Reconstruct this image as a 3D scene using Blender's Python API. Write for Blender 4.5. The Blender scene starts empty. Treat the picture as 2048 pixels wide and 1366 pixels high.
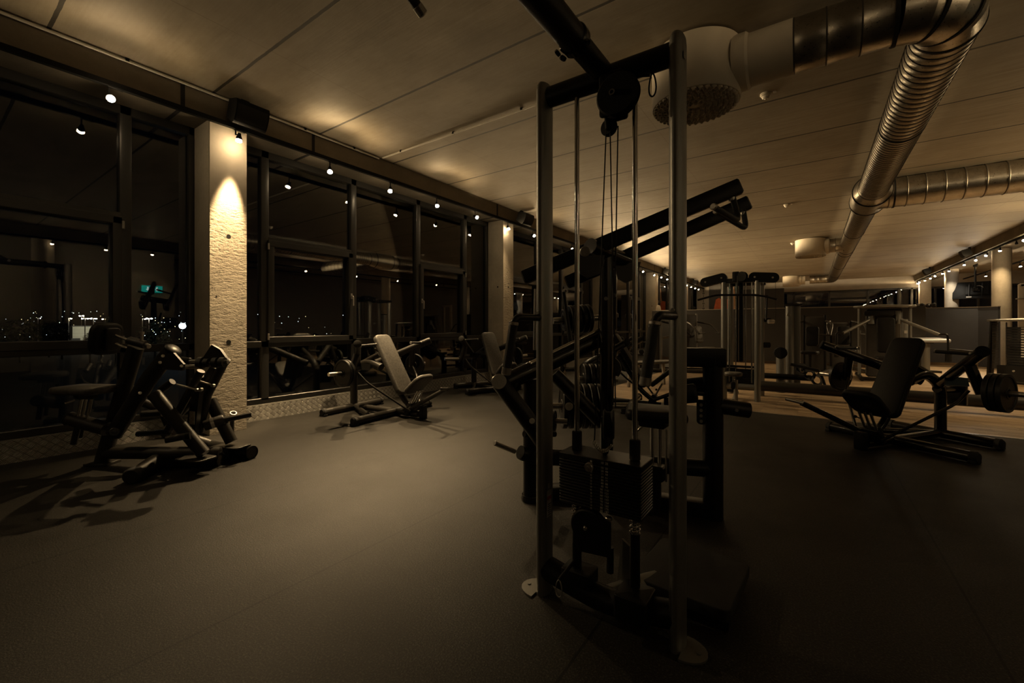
import bpy, math, random
from mathutils import Vector as V, Matrix
random.seed(7)
sc = bpy.context.scene
COL = sc.collection
# ---------------------------------------------------------------- camera, world, exposure
CAM_H, YAW, FPX, HORIZON = 1.18, math.radians(35.0), 855.0, 651.5
cam = bpy.data.objects.new('camera', bpy.data.cameras.new('camera'))
COL.objects.link(cam)
cam.location = (0, 0, CAM_H)
cam.rotation_euler = (math.pi/2, 0, YAW)
cam.data.sensor_width = 36.0
cam.data.lens = 36.0*FPX/2048
cam.data.shift_y = -(683-HORIZON)/2048
cam.data.clip_start = 0.05
cam.data.clip_end = 600
sc.camera = cam
w = bpy.data.worlds.new('night'); sc.world = w
w.use_nodes = True
w.node_tree.nodes['Background'].inputs[0].default_value = (0.5, 0.6, 1.0, 1)
w.node_tree.nodes['Background'].inputs[1].default_value = 0.0006
sc.view_settings.view_transform = 'Standard'
sc.view_settings.look = 'None'
sc.view_settings.gamma = 1.0
sc.view_settings.use_curve_mapping = False
sc.view_settings.exposure = 0.0
sc.cycles.max_bounces = 10
sc.cycles.diffuse_bounces = 5
sc.cycles.glossy_bounces = 5
sc.cycles.transparent_max_bounces = 16
sc.cycles.caustics_reflective = False
sc.cycles.caustics_refractive = False
sc.cycles.sample_clamp_indirect = 3.0
WARM = (1.0, 0.70, 0.36)
COOL = (1.0, 0.86, 0.66)
SPOT_W, SPILL_FILL_W = 135.0, 4.6     # beam of one track lamp, and its leak with added ceiling fill

# ---------------------------------------------------------------- helpers
FW = V((-math.sin(YAW), math.cos(YAW), 0)); RT = V((math.cos(YAW), math.sin(YAW), 0))
def at(px, py, d):                       # point seen at pixel (px, py), d metres in front of the camera
    p = (FW + RT*((px-1024)/FPX))*d
    return V((p.x, p.y, CAM_H + d*(HORIZON-py)/FPX))
def ground(px, py, z=0.0): return at(px, py, FPX*(CAM_H-z)/(py-HORIZON))
def on_x(px, py, x): return at(px, py, x/(FW + RT*((px-1024)/FPX)).x)
def on_y(px, py, y): return at(px, py, y/(FW + RT*((px-1024)/FPX)).y)

def basis(axis, up=None):
    a = V(axis).normalized()
    u = V(up) if up is not None else (V((0, 0, 1)) if abs(a.z) < .95 else V((0, 1, 0)))
    x = u.cross(a)
    if x.length < 1e-6: x = V((1, 0, 0)).cross(a)
    x.normalize(); y = a.cross(x)
    return x, y, a
def frame(o, axis, up=None):
    x, y, z = basis(axis, up)
    return Matrix(((x.x, y.x, z.x, o[0]), (x.y, y.y, z.y, o[1]), (x.z, y.z, z.z, o[2]), (0, 0, 0, 1)))
def rotz(a, o=(0, 0, 0)): return Matrix.Translation(V(o)) @ Matrix.Rotation(a, 4, 'Z')

def bend(pts, rad, k=5):                 # round the corners of a polyline
    pts = [V(p) for p in pts]; out = [pts[0]]
    for a, b, c in zip(pts, pts[1:], pts[2:]):
        r = min(rad, (a-b).length*.48, (c-b).length*.48)
        p, q = b+(a-b).normalized()*r, b+(c-b).normalized()*r
        for i in range(k+1):
            t = i/k
            out.append(p*(1-t)**2 + b*2*t*(1-t) + q*t*t)
    return out + [pts[-1]]

class MB:                                # collects shapes, links them as one mesh
    def __init__(s, M=None): s.v, s.f, s.M = [], [], M or Matrix()
    def add(s, vs, fs):
        b = len(s.v); s.v += [s.M @ V(p) for p in vs]
        s.f += [tuple(i+b for i in f) for f in fs]; return s
    def tube(s, pts, r, n=14, ry=None, up=None, cap=True, loop=False, rs=None):
        pts = [V(p) for p in pts]; ry = ry or r; m = len(pts); vs, fs = [], []
        x = None
        for i, p in enumerate(pts):
            a = pts[i-1] if (i or loop) else None; c = pts[(i+1) % m] if (i < m-1 or loop) else None
            t = ((p-a).normalized() if a is not None else V()) + ((c-p).normalized() if c is not None else V())
            if t.length < 1e-9: t = V((0, 0, 1))
            t.normalize()
            if x is None: x, y, _ = basis(t, up)
            else:
                y = t.cross(x).normalized(); x = y.cross(t)
            k = rs[i] if rs else 1.0
            st = 1.0
            if a is not None and c is not None:
                st = 1/max(.6, math.cos((p-a).angle(c-p, 0)/2))
            for j in range(n):
                q = 2*math.pi*j/n
                vs.append(p + x*(math.cos(q)*r*k*st) + y*(math.sin(q)*ry*k*st))
        mm = m if loop else m-1
        for i in range(mm):
            for j in range(n):
                i2 = (i+1) % m
                fs.append((i*n+j, i*n+(j+1) % n, i2*n+(j+1) % n, i2*n+j))
        if cap and not loop:
            fs.append(tuple(range(n-1, -1, -1))); fs.append(tuple((m-1)*n+j for j in range(n)))
        return s.add(vs, fs)
    def cyl(s, a, b, r, r2=None, n=18): 
        a, b = V(a), V(b); e = min(r*.18, (b-a).length*.2); L = (b-a).length
        r2 = r if r2 is None else r2
        return s.lathe(a, b-a, [(0, 0), (0, r-e), (e, r), (L-e, r2), (L, r2-e), (L, 0)], n)
    def lathe(s, o, axis, prof, n=24, up=None):
        M = frame(o, axis, up); vs, fs = [], []
        rows = []
        for h, r in prof:
            if r < 1e-6: rows.append([len(vs)]); vs.append(M @ V((0, 0, h)))
            else:
                rows.append(list(range(len(vs), len(vs)+n)))
                vs += [M @ V((math.cos(2*math.pi*j/n)*r, math.sin(2*math.pi*j/n)*r, h)) for j in range(n)]
        for A, B in zip(rows, rows[1:]):
            for j in range(n):
                j2 = (j+1) % n
                if len(A) == 1 and len(B) == 1: continue
                if len(A) == 1: fs.append((A[0], B[j2], B[j]))
                elif len(B) == 1: fs.append((A[j], A[j2], B[0]))
                else: fs.append((A[j], A[j2], B[j2], B[j]))
        return s.add(vs, fs)
    def box(s, c, size, M=None, e=0.0):  # e: chamfer
        hx, hy, hz = [q/2 for q in size]; T = Matrix.Translation(V(c)) if M is None else M @ Matrix.Translation(V(c))
        if e <= 0:
            vs = [T @ V((x*hx, y*hy, z*hz)) for z in (-1, 1) for y in (-1, 1) for x in (-1, 1)]
            return s.add(vs, [(0, 2, 3, 1), (4, 5, 7, 6), (0, 1, 5, 4), (2, 6, 7, 3), (0, 4, 6, 2), (1, 3, 7, 5)])
        e = min(e, hx*.9, hy*.9, hz*.9)
        return s.pad(T, 2*hx, 2*hy, 2*hz, e, e, 2, 1)
    def beam(s, a, b, wx, wy, up=None, e=.008):   # rectangular bar from a to b
        a, b = V(a), V(b); M = frame((a+b)/2, b-a, up)
        return s.box((0, 0, 0), (wx, wy, (b-a).length), M, e)
    def pad(s, M, lx, ly, t, rc, e, k=5, ke=3, taper=1.0, crown=0.0):   # rounded slab, centred, thickness along local z
        def ring(ins, z):
            o = []; hx, hy = lx/2-ins, ly/2-ins; r = max(rc-ins, .0005)
            for cx, cy, a0 in ((1, 1, 0), (-1, 1, 90), (-1, -1, 180), (1, -1, 270)):
                for i in range(k+1):
                    a = math.radians(a0+90*i/k)
                    x = cx*(hx-r)+math.cos(a)*r; y = cy*(hy-r)+math.sin(a)*r
                    f = 1+(taper-1)*(y/ly+.5)
                    o.append(M @ V((x*f, y, z)))
            return o
        rows = []
        for i in range(ke+1):
            a = math.pi/2*i/ke; rows.append(ring(e*(1-math.sin(a)), -t/2+e*(1-math.cos(a))))
        for i in range(ke+1):
            a = math.pi/2*i/ke; rows.append(ring(e*(1-math.cos(a)), t/2-e*(1-math.sin(a))))
        n = len(rows[0]); vs = [p for r in rows for p in r]; fs = []
        for i in range(len(rows)-1):
            for j in range(n): fs.append((i*n+j, i*n+(j+1) % n, (i+1)*n+(j+1) % n, (i+1)*n+j))
        fs.append(tuple(range(n-1, -1, -1)))
        b = len(rows)*n
        vs.append(M @ V((0, 0, t/2+crown)))
        for j in range(n): fs.append(((len(rows)-1)*n+j, (len(rows)-1)*n+(j+1) % n, b))
        return s.add(vs, fs)
    def prism(s, poly, M, z0, z1):       # extrude a 2D outline
        n = len(poly); vs = [M @ V((x, y, z)) for z in (z0, z1) for x, y in poly]
        fs = [tuple(range(n-1, -1, -1)), tuple(range(n, 2*n))]
        fs += [(j, (j+1) % n, n+(j+1) % n, n+j) for j in range(n)]
        return s.add(vs, fs)
    def obj(s, name, mat, parent=None, world=False, smooth=True, angle=38, **kw):
        me = bpy.data.meshes.new(name)
        vs = s.v
        if world and parent is not None:
            inv = parent.matrix_basis.inverted(); vs = [inv @ p for p in vs]
        me.from_pydata([tuple(p) for p in vs], [], s.f); me.update()
        if smooth:
            me.polygons.foreach_set('use_smooth', [True]*len(me.polygons))
            me.set_sharp_from_angle(angle=math.radians(angle))
        for m in (mat if isinstance(mat, (list, tuple)) else [mat]): me.materials.append(m)
        o = bpy.data.objects.new(name, me); COL.objects.link(o)
        if parent is not None: o.parent = parent
        for k, q in kw.items(): o[k] = q
        return o

def thing(name, label, cat, loc=(0, 0, 0), rz=0.0, group=None):
    o = bpy.data.objects.new(name, None); COL.objects.link(o)
    o.empty_display_size = .1
    o.location = loc; o.rotation_euler = (0, 0, rz)
    o['label'] = label; o['category'] = cat
    if group: o['group'] = group
    return o
def tag(o, label, cat, group=None, kind=None):
    o['label'] = label; o['category'] = cat
    if group: o['group'] = group
    if kind: o['kind'] = kind
    return o
def struct(o, label, cat):
    return tag(o, label, cat, None, 'structure')
def kids(o): return [c for c in bpy.data.objects if c.parent == o]
CHILD = {}
def copy_tree(o, parent=None, skip=()):
    c = o.copy(); COL.objects.link(c)
    if parent is not None: c.parent = parent
    for ch in kids(o):
        if ch.name.split('.')[0] in skip: continue
        copy_tree(ch, c)
    return c

# ---------------------------------------------------------------- materials
def new_mat(name):
    m = bpy.data.materials.new(name); m.use_nodes = True
    nt = m.node_tree; b = nt.nodes['Principled BSDF']
    return m, nt, b
def N(nt, t, **kw):
    n = nt.nodes.new(t)
    for k, q in kw.items():
        if k in ('ins',):
            for a, c in q.items(): n.inputs[a].default_value = c
        else: setattr(n, k, q)
    return n
def link(nt, a, b): nt.links.new(a, b)
def ramp(nt, fac, stops):
    r = N(nt, 'ShaderNodeValToRGB'); link(nt, fac, r.inputs[0])
    e = r.color_ramp.elements
    while len(e) < len(stops): e.new(.5)
    for el, (p, c) in zip(e, stops):
        el.position = p; el.color = (*c, 1) if len(c) == 3 else c
    return r.outputs[0]
def coords(nt, scale=(1, 1, 1), rot=(0, 0, 0), src='Object'):
    tc = N(nt, 'ShaderNodeTexCoord'); mp = N(nt, 'ShaderNodeMapping')
    mp.inputs['Scale'].default_value = scale; mp.inputs['Rotation'].default_value = rot
    link(nt, tc.outputs[src], mp.inputs[0]); return mp.outputs[0]
def noise(nt, vec, scale, detail=4, rough=.55):
    n = N(nt, 'ShaderNodeTexNoise'); n.inputs['Scale'].default_value = scale
    n.inputs['Detail'].default_value = detail; n.inputs['Roughness'].default_value = rough
    link(nt, vec, n.inputs[0]); return n.outputs[0]
def bumped(nt, b, h, strength, dist=.01):
    n = N(nt, 'ShaderNodeBump'); n.inputs['Strength'].default_value = strength; n.inputs['Distance'].default_value = dist
    link(nt, h, n.inputs['Height']); link(nt, n.outputs[0], b.inputs['Normal'])
def math_(nt, op, a, b=None, c=None):
    n = N(nt, 'ShaderNodeMath', operation=op)
    for i, q in enumerate((a, b, c)):
        if q is None: continue
        if isinstance(q, (int, float)): n.inputs[i].default_value = q
        else: link(nt, q, n.inputs[i])
    return n.outputs[0]
def mixc(nt, fac, a, b, mode='MIX'):
    n = N(nt, 'ShaderNodeMix', data_type='RGBA', blend_type=mode)
    for i, q in ((0, fac), (6, a), (7, b)):
        if isinstance(q, (int, float)): n.inputs[i].default_value = q
        elif isinstance(q, tuple): n.inputs[i].default_value = (*q, 1)
        else: link(nt, q, n.inputs[i])
    return n.outputs[2]
def simple(name, col, rough=.5, metal=0.0, grain=0.0, gscale=60, bump=0.0, coat=0.0, spec=.5):
    m, nt, b = new_mat(name)
    b.inputs['Roughness'].default_value = rough; b.inputs['Metallic'].default_value = metal
    b.inputs['Specular IOR Level'].default_value = spec
    if coat: b.inputs['Coat Weight'].default_value = coat
    c = coords(nt); f = noise(nt, c, gscale)
    k = grain
    link(nt, ramp(nt, f, [(.25, tuple(q*(1-k) for q in col)), (.75, tuple(min(1, q*(1+k)) for q in col))]), b.inputs['Base Color'])
    if bump: bumped(nt, b, f, bump, .004)
    return m
def emit(name, col, s):
    m, nt, b = new_mat(name)
    b.inputs['Base Color'].default_value = (*col, 1)
    f = noise(nt, coords(nt), 5)
    link(nt, ramp(nt, f, [(0, tuple(q*.92 for q in col)), (1, col)]), b.inputs['Emission Color'])
    b.inputs['Emission Strength'].default_value = s
    return m

M_BLACK = simple('black_powder_coat', (.0055, .0052, .0048), .36, 0, .25, 300, .06, spec=.32)
M_GLOSS = simple('black_gloss_steel', (.0045, .0043, .004), .20, 0, .2, 40, 0, .3)
M_BROWN = simple('dark_bronze_powder_coat', (.022, .0195, .016), .40, .2, .25, 250, .08)
M_GREY = simple('anthracite_metallic', (.25, .248, .235), .40, .75, .18, 500, .12)
M_CHROME = simple('chrome', (.75, .73, .70), .12, 1, .05, 30)
M_STEEL = simple('brushed_steel', (.55, .53, .50), .30, 1, .12, 120)
M_RUBBER = simple('black_rubber', (.007, .0066, .006), .75, 0, .3, 90, .2)
M_GRIP = simple('textured_grip', (.014, .013, .012), .55, 0, .4, 420, .7)
M_VINYL = simple('charcoal_vinyl', (.070, .065, .058), .52, 0, .45, 45, .15)
M_VINYL2 = simple('black_vinyl', (.008, .0076, .007), .5, 0, .3, 60, .10, spec=.2)
M_PLATE = simple('cast_iron_plate', (.012, .0118, .0115), .42, .3, .25, 160, .12)
M_STACK = simple('stack_plate_black', (.010, .010, .010), .35, .2, .2, 100, .05)
M_FRAME = simple('anthracite_window_frame', (.034, .033, .031), .34, .1, .1, 200, .02)
M_WHITE = simple('white_plastic', (.72, .68, .60), .55, 0, .04, 12)
M_DIFF = simple('diffuser_enamel', (.66, .60, .50), .5, 0, .04, 8)
M_SPK = simple('black_plastic', (.0035, .0035, .0035), .65, 0, .2, 200, .05, spec=.2)
M_TRACK = simple('black_track', (.004, .004, .004), .7, 0, .2, 80, spec=.15)
M_SILVER = simple('silver_plastic', (.42, .40, .37), .35, .6, .1, 60)
M_HOLE = simple('dark_recess', (.012, .011, .010), .9, 0, .2, 50)
M_LAMP = emit('lamp_glow', (1.0, .74, .42), 170)
M_LAMPC = emit('cool_lamp_glow', (1.0, .90, .74), 150)
M_PIPE = simple('pale_conduit_plastic', (.60, .56, .49), .45, 0, .05, 20)
M_STICK = simple('paper_sticker', (.32, .30, .27), .6, 0, .3, 60)
M_RED = simple('red_sticker', (.30, .05, .03), .6, 0, .1, 60)
M_INK = simple('printed_white', (.55, .53, .48), .6, 0, .1, 60)
# ---- surfaces of the room
def mat_ceiling():
    m, nt, b = new_mat('precast_concrete_ceiling')
    c = coords(nt)
    grain = noise(nt, coords(nt, (.5, 13, 1)), 3.0, 6, .7)
    blot = noise(nt, c, .9, 5, .6)
    mott = noise(nt, coords(nt, (.5, 1.3, 1)), 4.5, 5, .6)
    sy = N(nt, 'ShaderNodeSeparateXYZ'); link(nt, c, sy.inputs[0])
    far = N(nt, 'ShaderNodeMapRange', interpolation_type='SMOOTHSTEP'); link(nt, sy.outputs[1], far.inputs[0])
    far.inputs[1].default_value = 3.2; far.inputs[2].default_value = 8.0; far.inputs[3].default_value = .22
    col = mixc(nt, far.outputs[0], ramp(nt, noise(nt, coords(nt, (.6, 1.4, 1)), 2.6, 8, .65), [(.3, (.22, .187, .135)), (.5, (.335, .288, .213)), (.7, (.42, .366, .28))]),
               ramp(nt, grain, [(.28, (.20, .165, .115)), (.5, (.35, .298, .22)), (.75, (.48, .415, .32))]))
    col = mixc(nt, math_(nt, 'MULTIPLY', ramp(nt, blot, [(.35, (0, 0, 0)), (.7, (1, 1, 1))]), .55), col, (.17, .135, .09))
    col = mixc(nt, math_(nt, 'MULTIPLY', ramp(nt, mott, [(.4, (0, 0, 0)), (.75, (1, 1, 1))]), .28), col, (.42, .37, .29))
    sx = N(nt, 'ShaderNodeSeparateXYZ'); link(nt, c, sx.inputs[0])
    wob = math_(nt, 'MULTIPLY', math_(nt, 'SUBTRACT', noise(nt, c, 7, 4), .5), .012)
    y = math_(nt, 'ADD', sx.outputs[1], wob)
    def line(off, per, half):
        q = math_(nt, 'MODULO', math_(nt, 'ADD', y, 240-off+per/2), per)
        return math_(nt, 'LESS_THAN', math_(nt, 'ABSOLUTE', math_(nt, 'SUBTRACT', q, per/2)), half)
    seam = line(1.905, 1.2, .014)
    col = mixc(nt, seam, col, (.03, .024, .016))
    q = math_(nt, 'MODULO', math_(nt, 'ADD', sx.outputs[0], 100), 2.4)        # faint formwork joints the other way
    fj = math_(nt, 'MULTIPLY', math_(nt, 'LESS_THAN', q, .01), .35)
    col = mixc(nt, fj, col, (.10, .085, .06))
    link(nt, col, b.inputs['Base Color'])
    b.inputs['Roughness'].default_value = .68
    bumped(nt, b, grain, .12, .01)
    return m
def mat_concrete(name, base, rough_bump, scale):
    m, nt, b = new_mat(name)
    c = coords(nt)
    big = noise(nt, c, 2.2, 5); fine = noise(nt, c, 24, 5, .65); pit = noise(nt, c, scale, 6, .7)
    col = ramp(nt, big, [(.3, tuple(q*.78 for q in base)), (.7, tuple(min(1, q*1.12) for q in base))])
    col = mixc(nt, math_(nt, 'MULTIPLY', ramp(nt, fine, [(.45, (0, 0, 0)), (.75, (1, 1, 1))]), .25), col, tuple(q*.55 for q in base))
    link(nt, col, b.inputs['Base Color']); b.inputs['Roughness'].default_value = .8
    bumped(nt, b, pit, rough_bump, .03)
    return m
def mat_rubber_floor():
    m, nt, b = new_mat('rubber_gym_floor')
    c = coords(nt)
    sp = noise(nt, c, 130, 4, .75); wear = noise(nt, c, 1.6, 6, .6); scuff = noise(nt, coords(nt, (1, 1.6, 1)), 14, 6, .7)
    col = ramp(nt, sp, [(.36, (.003, .0028, .0024)), (.52, (.013, .0118, .0100)), (.66, (.075, .067, .056))])
    col = mixc(nt, math_(nt, 'MULTIPLY', ramp(nt, wear, [(.35, (0, 0, 0)), (.7, (1, 1, 1))]), .3), col, (.022, .020, .017))
    col = mixc(nt, math_(nt, 'MULTIPLY', ramp(nt, scuff, [(.62, (0, 0, 0)), (.8, (1, 1, 1))]), .35), col, (.008, .0075, .006))
    sx = N(nt, 'ShaderNodeSeparateXYZ'); link(nt, c, sx.inputs[0])
    q = math_(nt, 'MODULO', math_(nt, 'ADD', sx.outputs[0], 124+1.93+.62), 1.24)
    seam = math_(nt, 'LESS_THAN', math_(nt, 'ABSOLUTE', math_(nt, 'SUBTRACT', q, .62)), .005)
    col = mixc(nt, seam, col, (.0012, .001, .001))
    link(nt, col, b.inputs['Base Color'])
    link(nt, ramp(nt, wear, [(.3, (.44,)*3), (.7, (.56,)*3)]), b.inputs['Roughness'])
    bumped(nt, b, sp, .6, .004)
    b.inputs['Specular IOR Level'].default_value = .22
    return m
def mat_wood_floor():
    m, nt, b = new_mat('oak_plank_floor')
    c = coords(nt)
    br = N(nt, 'ShaderNodeTexBrick'); br.offset = .37; br.squash = 1
    link(nt, c, br.inputs[0]); br.inputs['Scale'].default_value = 1
    br.inputs['Brick Width'].default_value = .42; br.inputs['Row Height'].default_value = .032
    br.inputs['Mortar Size'].default_value = .0015; br.inputs['Mortar'].default_value = (.05, .03, .015, 1)
    br.inputs['Color1'].default_value = (.60, .46, .30, 1); br.inputs['Color2'].default_value = (.24, .165, .095, 1)
    gr = noise(nt, coords(nt, (.7, 26, 1)), 3, 6, .7)
    col = mixc(nt, .9, br.outputs[0], ramp(nt, gr, [(.34, (.35, .31, .28)), (.64, (1.0, .98, .95))]), 'MULTIPLY')
    link(nt, col, b.inputs['Base Color']); b.inputs['Roughness'].default_value = .42
    bumped(nt, b, gr, .08, .004)
    return m
def mat_tread():
    m, nt, b = new_mat('five_bar_tread_plate')
    mp = coords(nt, (1, 1, 1))
    sx = N(nt, 'ShaderNodeSeparateXYZ'); link(nt, mp, sx.inputs[0])
    y, z = sx.outputs[1], math_(nt, 'ADD', sx.outputs[2], math_(nt, 'MULTIPLY', sx.outputs[0], -1.0))
    u = math_(nt, 'MULTIPLY', math_(nt, 'ADD', y, z), 13.0)
    v = math_(nt, 'MULTIPLY', math_(nt, 'SUBTRACT', y, z), 13.0)
    fu, fv = math_(nt, 'FLOOR', u), math_(nt, 'FLOOR', v)
    par = math_(nt, 'FLOORED_MODULO', math_(nt, 'ADD', fu, fv), 2.0)
    ru, rv = math_(nt, 'SUBTRACT', u, fu), math_(nt, 'SUBTRACT', v, fv)
    def mixf(f, a, c2):
        n = N(nt, 'ShaderNodeMix', data_type='FLOAT'); link(nt, f, n.inputs[0]); link(nt, a, n.inputs[2]); link(nt, c2, n.inputs[3]); return n.outputs[0]
    along, across = mixf(par, ru, rv), mixf(par, rv, ru)
    bars = math_(nt, 'SINE', math_(nt, 'MULTIPLY', across, 31.4))
    mask = math_(nt, 'MULTIPLY', math_(nt, 'SINE', math_(nt, 'MULTIPLY', along, 3.1416)), math_(nt, 'SINE', math_(nt, 'MULTIPLY', across, 3.1416)))
    mask = math_(nt, 'SMOOTH_MIN', math_(nt, 'MULTIPLY', mask, 3.0), 1.0, .2)
    h = math_(nt, 'MULTIPLY', math_(nt, 'MULTIPLY_ADD', bars, .5, .5), mask)
    dirt = noise(nt, coords(nt), 12, 5)
    col = mixc(nt, h, (.20, .19, .17), (.85, .82, .76))
    col = mixc(nt, math_(nt, 'MULTIPLY', dirt, .4), col, (.12, .11, .09))
    link(nt, col, b.inputs['Base Color'])
    b.inputs['Metallic'].default_value = .35; b.inputs['Roughness'].default_value = .38
    bumped(nt, b, h, 1.0, .012)
    return m
def mat_duct():
    m, nt, b = new_mat('galvanised_spiral_duct')
    f = noise(nt, coords(nt), 9, 5); g = noise(nt, coords(nt, (6, 6, 6)), 14, 3)
    link(nt, ramp(nt, f, [(.3, (.40, .37, .32)), (.7, (.56, .53, .47))]), b.inputs['Base Color'])
    link(nt, ramp(nt, g, [(.3, (.26,)*3), (.7, (.40,)*3)]), b.inputs['Roughness'])
    b.inputs['Metallic'].default_value = 1
    bumped(nt, b, f, .05, .01)
    return m
def mat_glass(name, k):
    m = bpy.data.materials.new(name); m.use_nodes = True
    nt = m.node_tree; nt.nodes.clear()
    out = N(nt, 'ShaderNodeOutputMaterial'); mx = N(nt, 'ShaderNodeMixShader')
    tr = N(nt, 'ShaderNodeBsdfTransparent'); gl = N(nt, 'ShaderNodeBsdfGlossy')
    tr.inputs[0].default_value = (.93, .95, .94, 1); gl.inputs['Roughness'].default_value = .004
    fr = N(nt, 'ShaderNodeFresnel'); fr.inputs[0].default_value = 1.52
    wv = noise(nt, coords(nt), .8, 2)
    bp = N(nt, 'ShaderNodeBump'); bp.inputs['Strength'].default_value = .004; link(nt, wv, bp.inputs['Height']); link(nt, bp.outputs[0], gl.inputs['Normal'])
    link(nt, math_(nt, 'MULTIPLY', fr.outputs[0], k), mx.inputs[0])
    link(nt, tr.outputs[0], mx.inputs[1]); link(nt, gl.outputs[0], mx.inputs[2]); link(nt, mx.outputs[0], out.inputs[0])
    return m
M_CEIL = mat_ceiling()
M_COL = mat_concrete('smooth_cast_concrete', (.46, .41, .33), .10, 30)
def mat_hammered():
    m, nt, b = new_mat('hammered_concrete')
    c = coords(nt); p = noise(nt, coords(nt, (1, 1, 2.3)), 15, 5, .62); big = noise(nt, c, 2.5, 4); fine = noise(nt, coords(nt, (1, 1, 1.8)), 60, 3, .6)
    sx = N(nt, 'ShaderNodeSeparateXYZ'); link(nt, c, sx.inputs[0])
    low = N(nt, 'ShaderNodeMapRange', interpolation_type='SMOOTHSTEP'); link(nt, sx.outputs[2], low.inputs[0])
    low.inputs[1].default_value = 2.75; low.inputs[2].default_value = 2.2; low.inputs[3].default_value = .06
    col = ramp(nt, big, [(.3, (.43, .375, .295)), (.7, (.58, .515, .415))])
    pit = math_(nt, 'MULTIPLY', ramp(nt, p, [(.30, (1, 1, 1)), (.44, (0, 0, 0))]), low.outputs[0])
    col = mixc(nt, math_(nt, 'MULTIPLY', pit, .45), col, (.20, .165, .115))  # shade of the deep pits painted into the colour
    link(nt, col, b.inputs['Base Color']); b.inputs['Roughness'].default_value = .85
    h = math_(nt, 'ADD', math_(nt, 'MULTIPLY', math_(nt, 'MINIMUM', p, .55), 1.0), math_(nt, 'MULTIPLY', fine, .18))
    bumped(nt, b, math_(nt, 'MULTIPLY', h, low.outputs[0]), .9, .028)
    return m
M_COLR = mat_hammered()
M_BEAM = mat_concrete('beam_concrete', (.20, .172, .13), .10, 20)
M_RFLOOR = mat_rubber_floor()
M_WFLOOR = mat_wood_floor()
M_TREAD = mat_tread()
M_DUCT = mat_duct()
M_GLASS = mat_glass('window_glass', 1.9)
M_MIRROR = mat_glass('end_window_glass', 1.6)
M_WALLG = simple('grey_wall_paint', (.34, .31, .265), .8, 0, .08, 4)
M_PART = simple('blue_grey_partition_paint', (.115, .132, .175), .62, 0, .06, 3)
M_PARTD = simple('dark_brown_partition', (.028, .0255, .0235), .62, 0, .06, 3)  # darker brown tone for the left partition and its step
M_CAP = simple('partition_cap_laminate', (.30, .27, .23), .5, 0, .1, 10)
M_DARKW = simple('dark_panel', (.03, .028, .026), .6, 0, .15, 8)

# ---------------------------------------------------------------- room shell
CEIL = 3.66; XL = -5.70; YE = 28.9; XC = -5.29; YB = -8.0; XR = 9.0
def slab(name, x0, x1, y0, y1, z0, z1, mat, label, cat):
    o = MB().box(((x0+x1)/2, (y0+y1)/2, (z0+z1)/2), (x1-x0, y1-y0, z1-z0)).obj(name, mat, smooth=False)
    return struct(o, label, cat)
slab('floor', XL-.1, XR, YB, 6.69, -.12, 0, M_RFLOOR, 'dark speckled rubber floor in the front half of the gym', 'floor')
slab('floor_strip', XL-.1, -3.15, 6.70, YE, -.12, 0, M_RFLOOR, 'strip of dark rubber floor running along the windows to the far end', 'floor')
slab('floor_wood', -3.15, XR, 6.70, YE, -.12, 0, M_WFLOOR, 'oak plank floor beyond the rubber flooring', 'floor')
slab('trim_1', -3.16, XR, 6.675, 6.715, -.01, .004, M_STEEL, 'thin metal strip between rubber floor and oak planks', 'floor trim')
slab('ceiling', XL-.4, XR, YB, YE+.3, CEIL, CEIL+.2, M_CEIL, 'bare concrete plank ceiling', 'ceiling')
BB = 3.40                                # underside of the downstand beams
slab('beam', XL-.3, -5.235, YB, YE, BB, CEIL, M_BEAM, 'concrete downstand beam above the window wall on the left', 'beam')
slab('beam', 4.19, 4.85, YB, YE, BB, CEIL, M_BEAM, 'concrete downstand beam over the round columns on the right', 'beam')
slab('wall_end', -6.0, XR, YE-.05, YE+.25, 3.08, CEIL, M_WALLG, 'grey lintel band across the far end of the gym', 'wall')
slab('wall_end_base', -6.0, XR, YE-.05, YE+.25, 0, 1.0, M_DARKW, 'dark parapet under the far end windows', 'wall')
slab('wall_back', -6.0, XR, YB-.2, YB, 0, CEIL, M_WALLG, 'grey wall behind the camera', 'wall')
slab('wall_right', XR, XR+.2, YB, YE, 0, CEIL, M_WALLG, 'grey wall closing the right aisle', 'wall')
# joints on the left beam: dark vertical gaps, and the pale conduit along its top edge
for i, y in enumerate([1.64, 3.03, 6.95, 8.02, 12.3, 13.4, 17.6, 18.75, 23.0]):
    o = MB().box((-5.233, y, (BB+CEIL)/2), (.012, .035, CEIL-BB-.01)).box((-5.46, y, BB), (.46, .035, .008)).obj('trim_joint', M_HOLE, smooth=False)
    struct(o, 'dark joint across the left beam' if i else 'dark joint across the left beam nearest the camera', 'joint')
def conduit(pts, label, clips):
    m = MB().tube(pts, .0125, 10)
    o = m.obj('conduit', M_PIPE); tag(o, label, 'conduit')
    c = MB()
    for p in clips:
        k = MB(); k.box(p, (.028, .028, .03)); k.obj('clip', M_TRACK, o, smooth=False)
conduit([(-5.20, -6, 3.635), (-5.20, 4.02, 3.635)], 'pale conduit pipe along the top of the left beam', [(-5.20, y, 3.645) for y in (.3, 1.2, 2.9, 3.6)])
conduit([(-5.15, 4.05, 3.642), (-1.245, 4.05, 3.642)], 'pale conduit pipe running across the concrete ceiling', [(x, 4.05, 3.648) for x in (-4.75, -3.75, -2.7, -1.6)])

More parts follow.
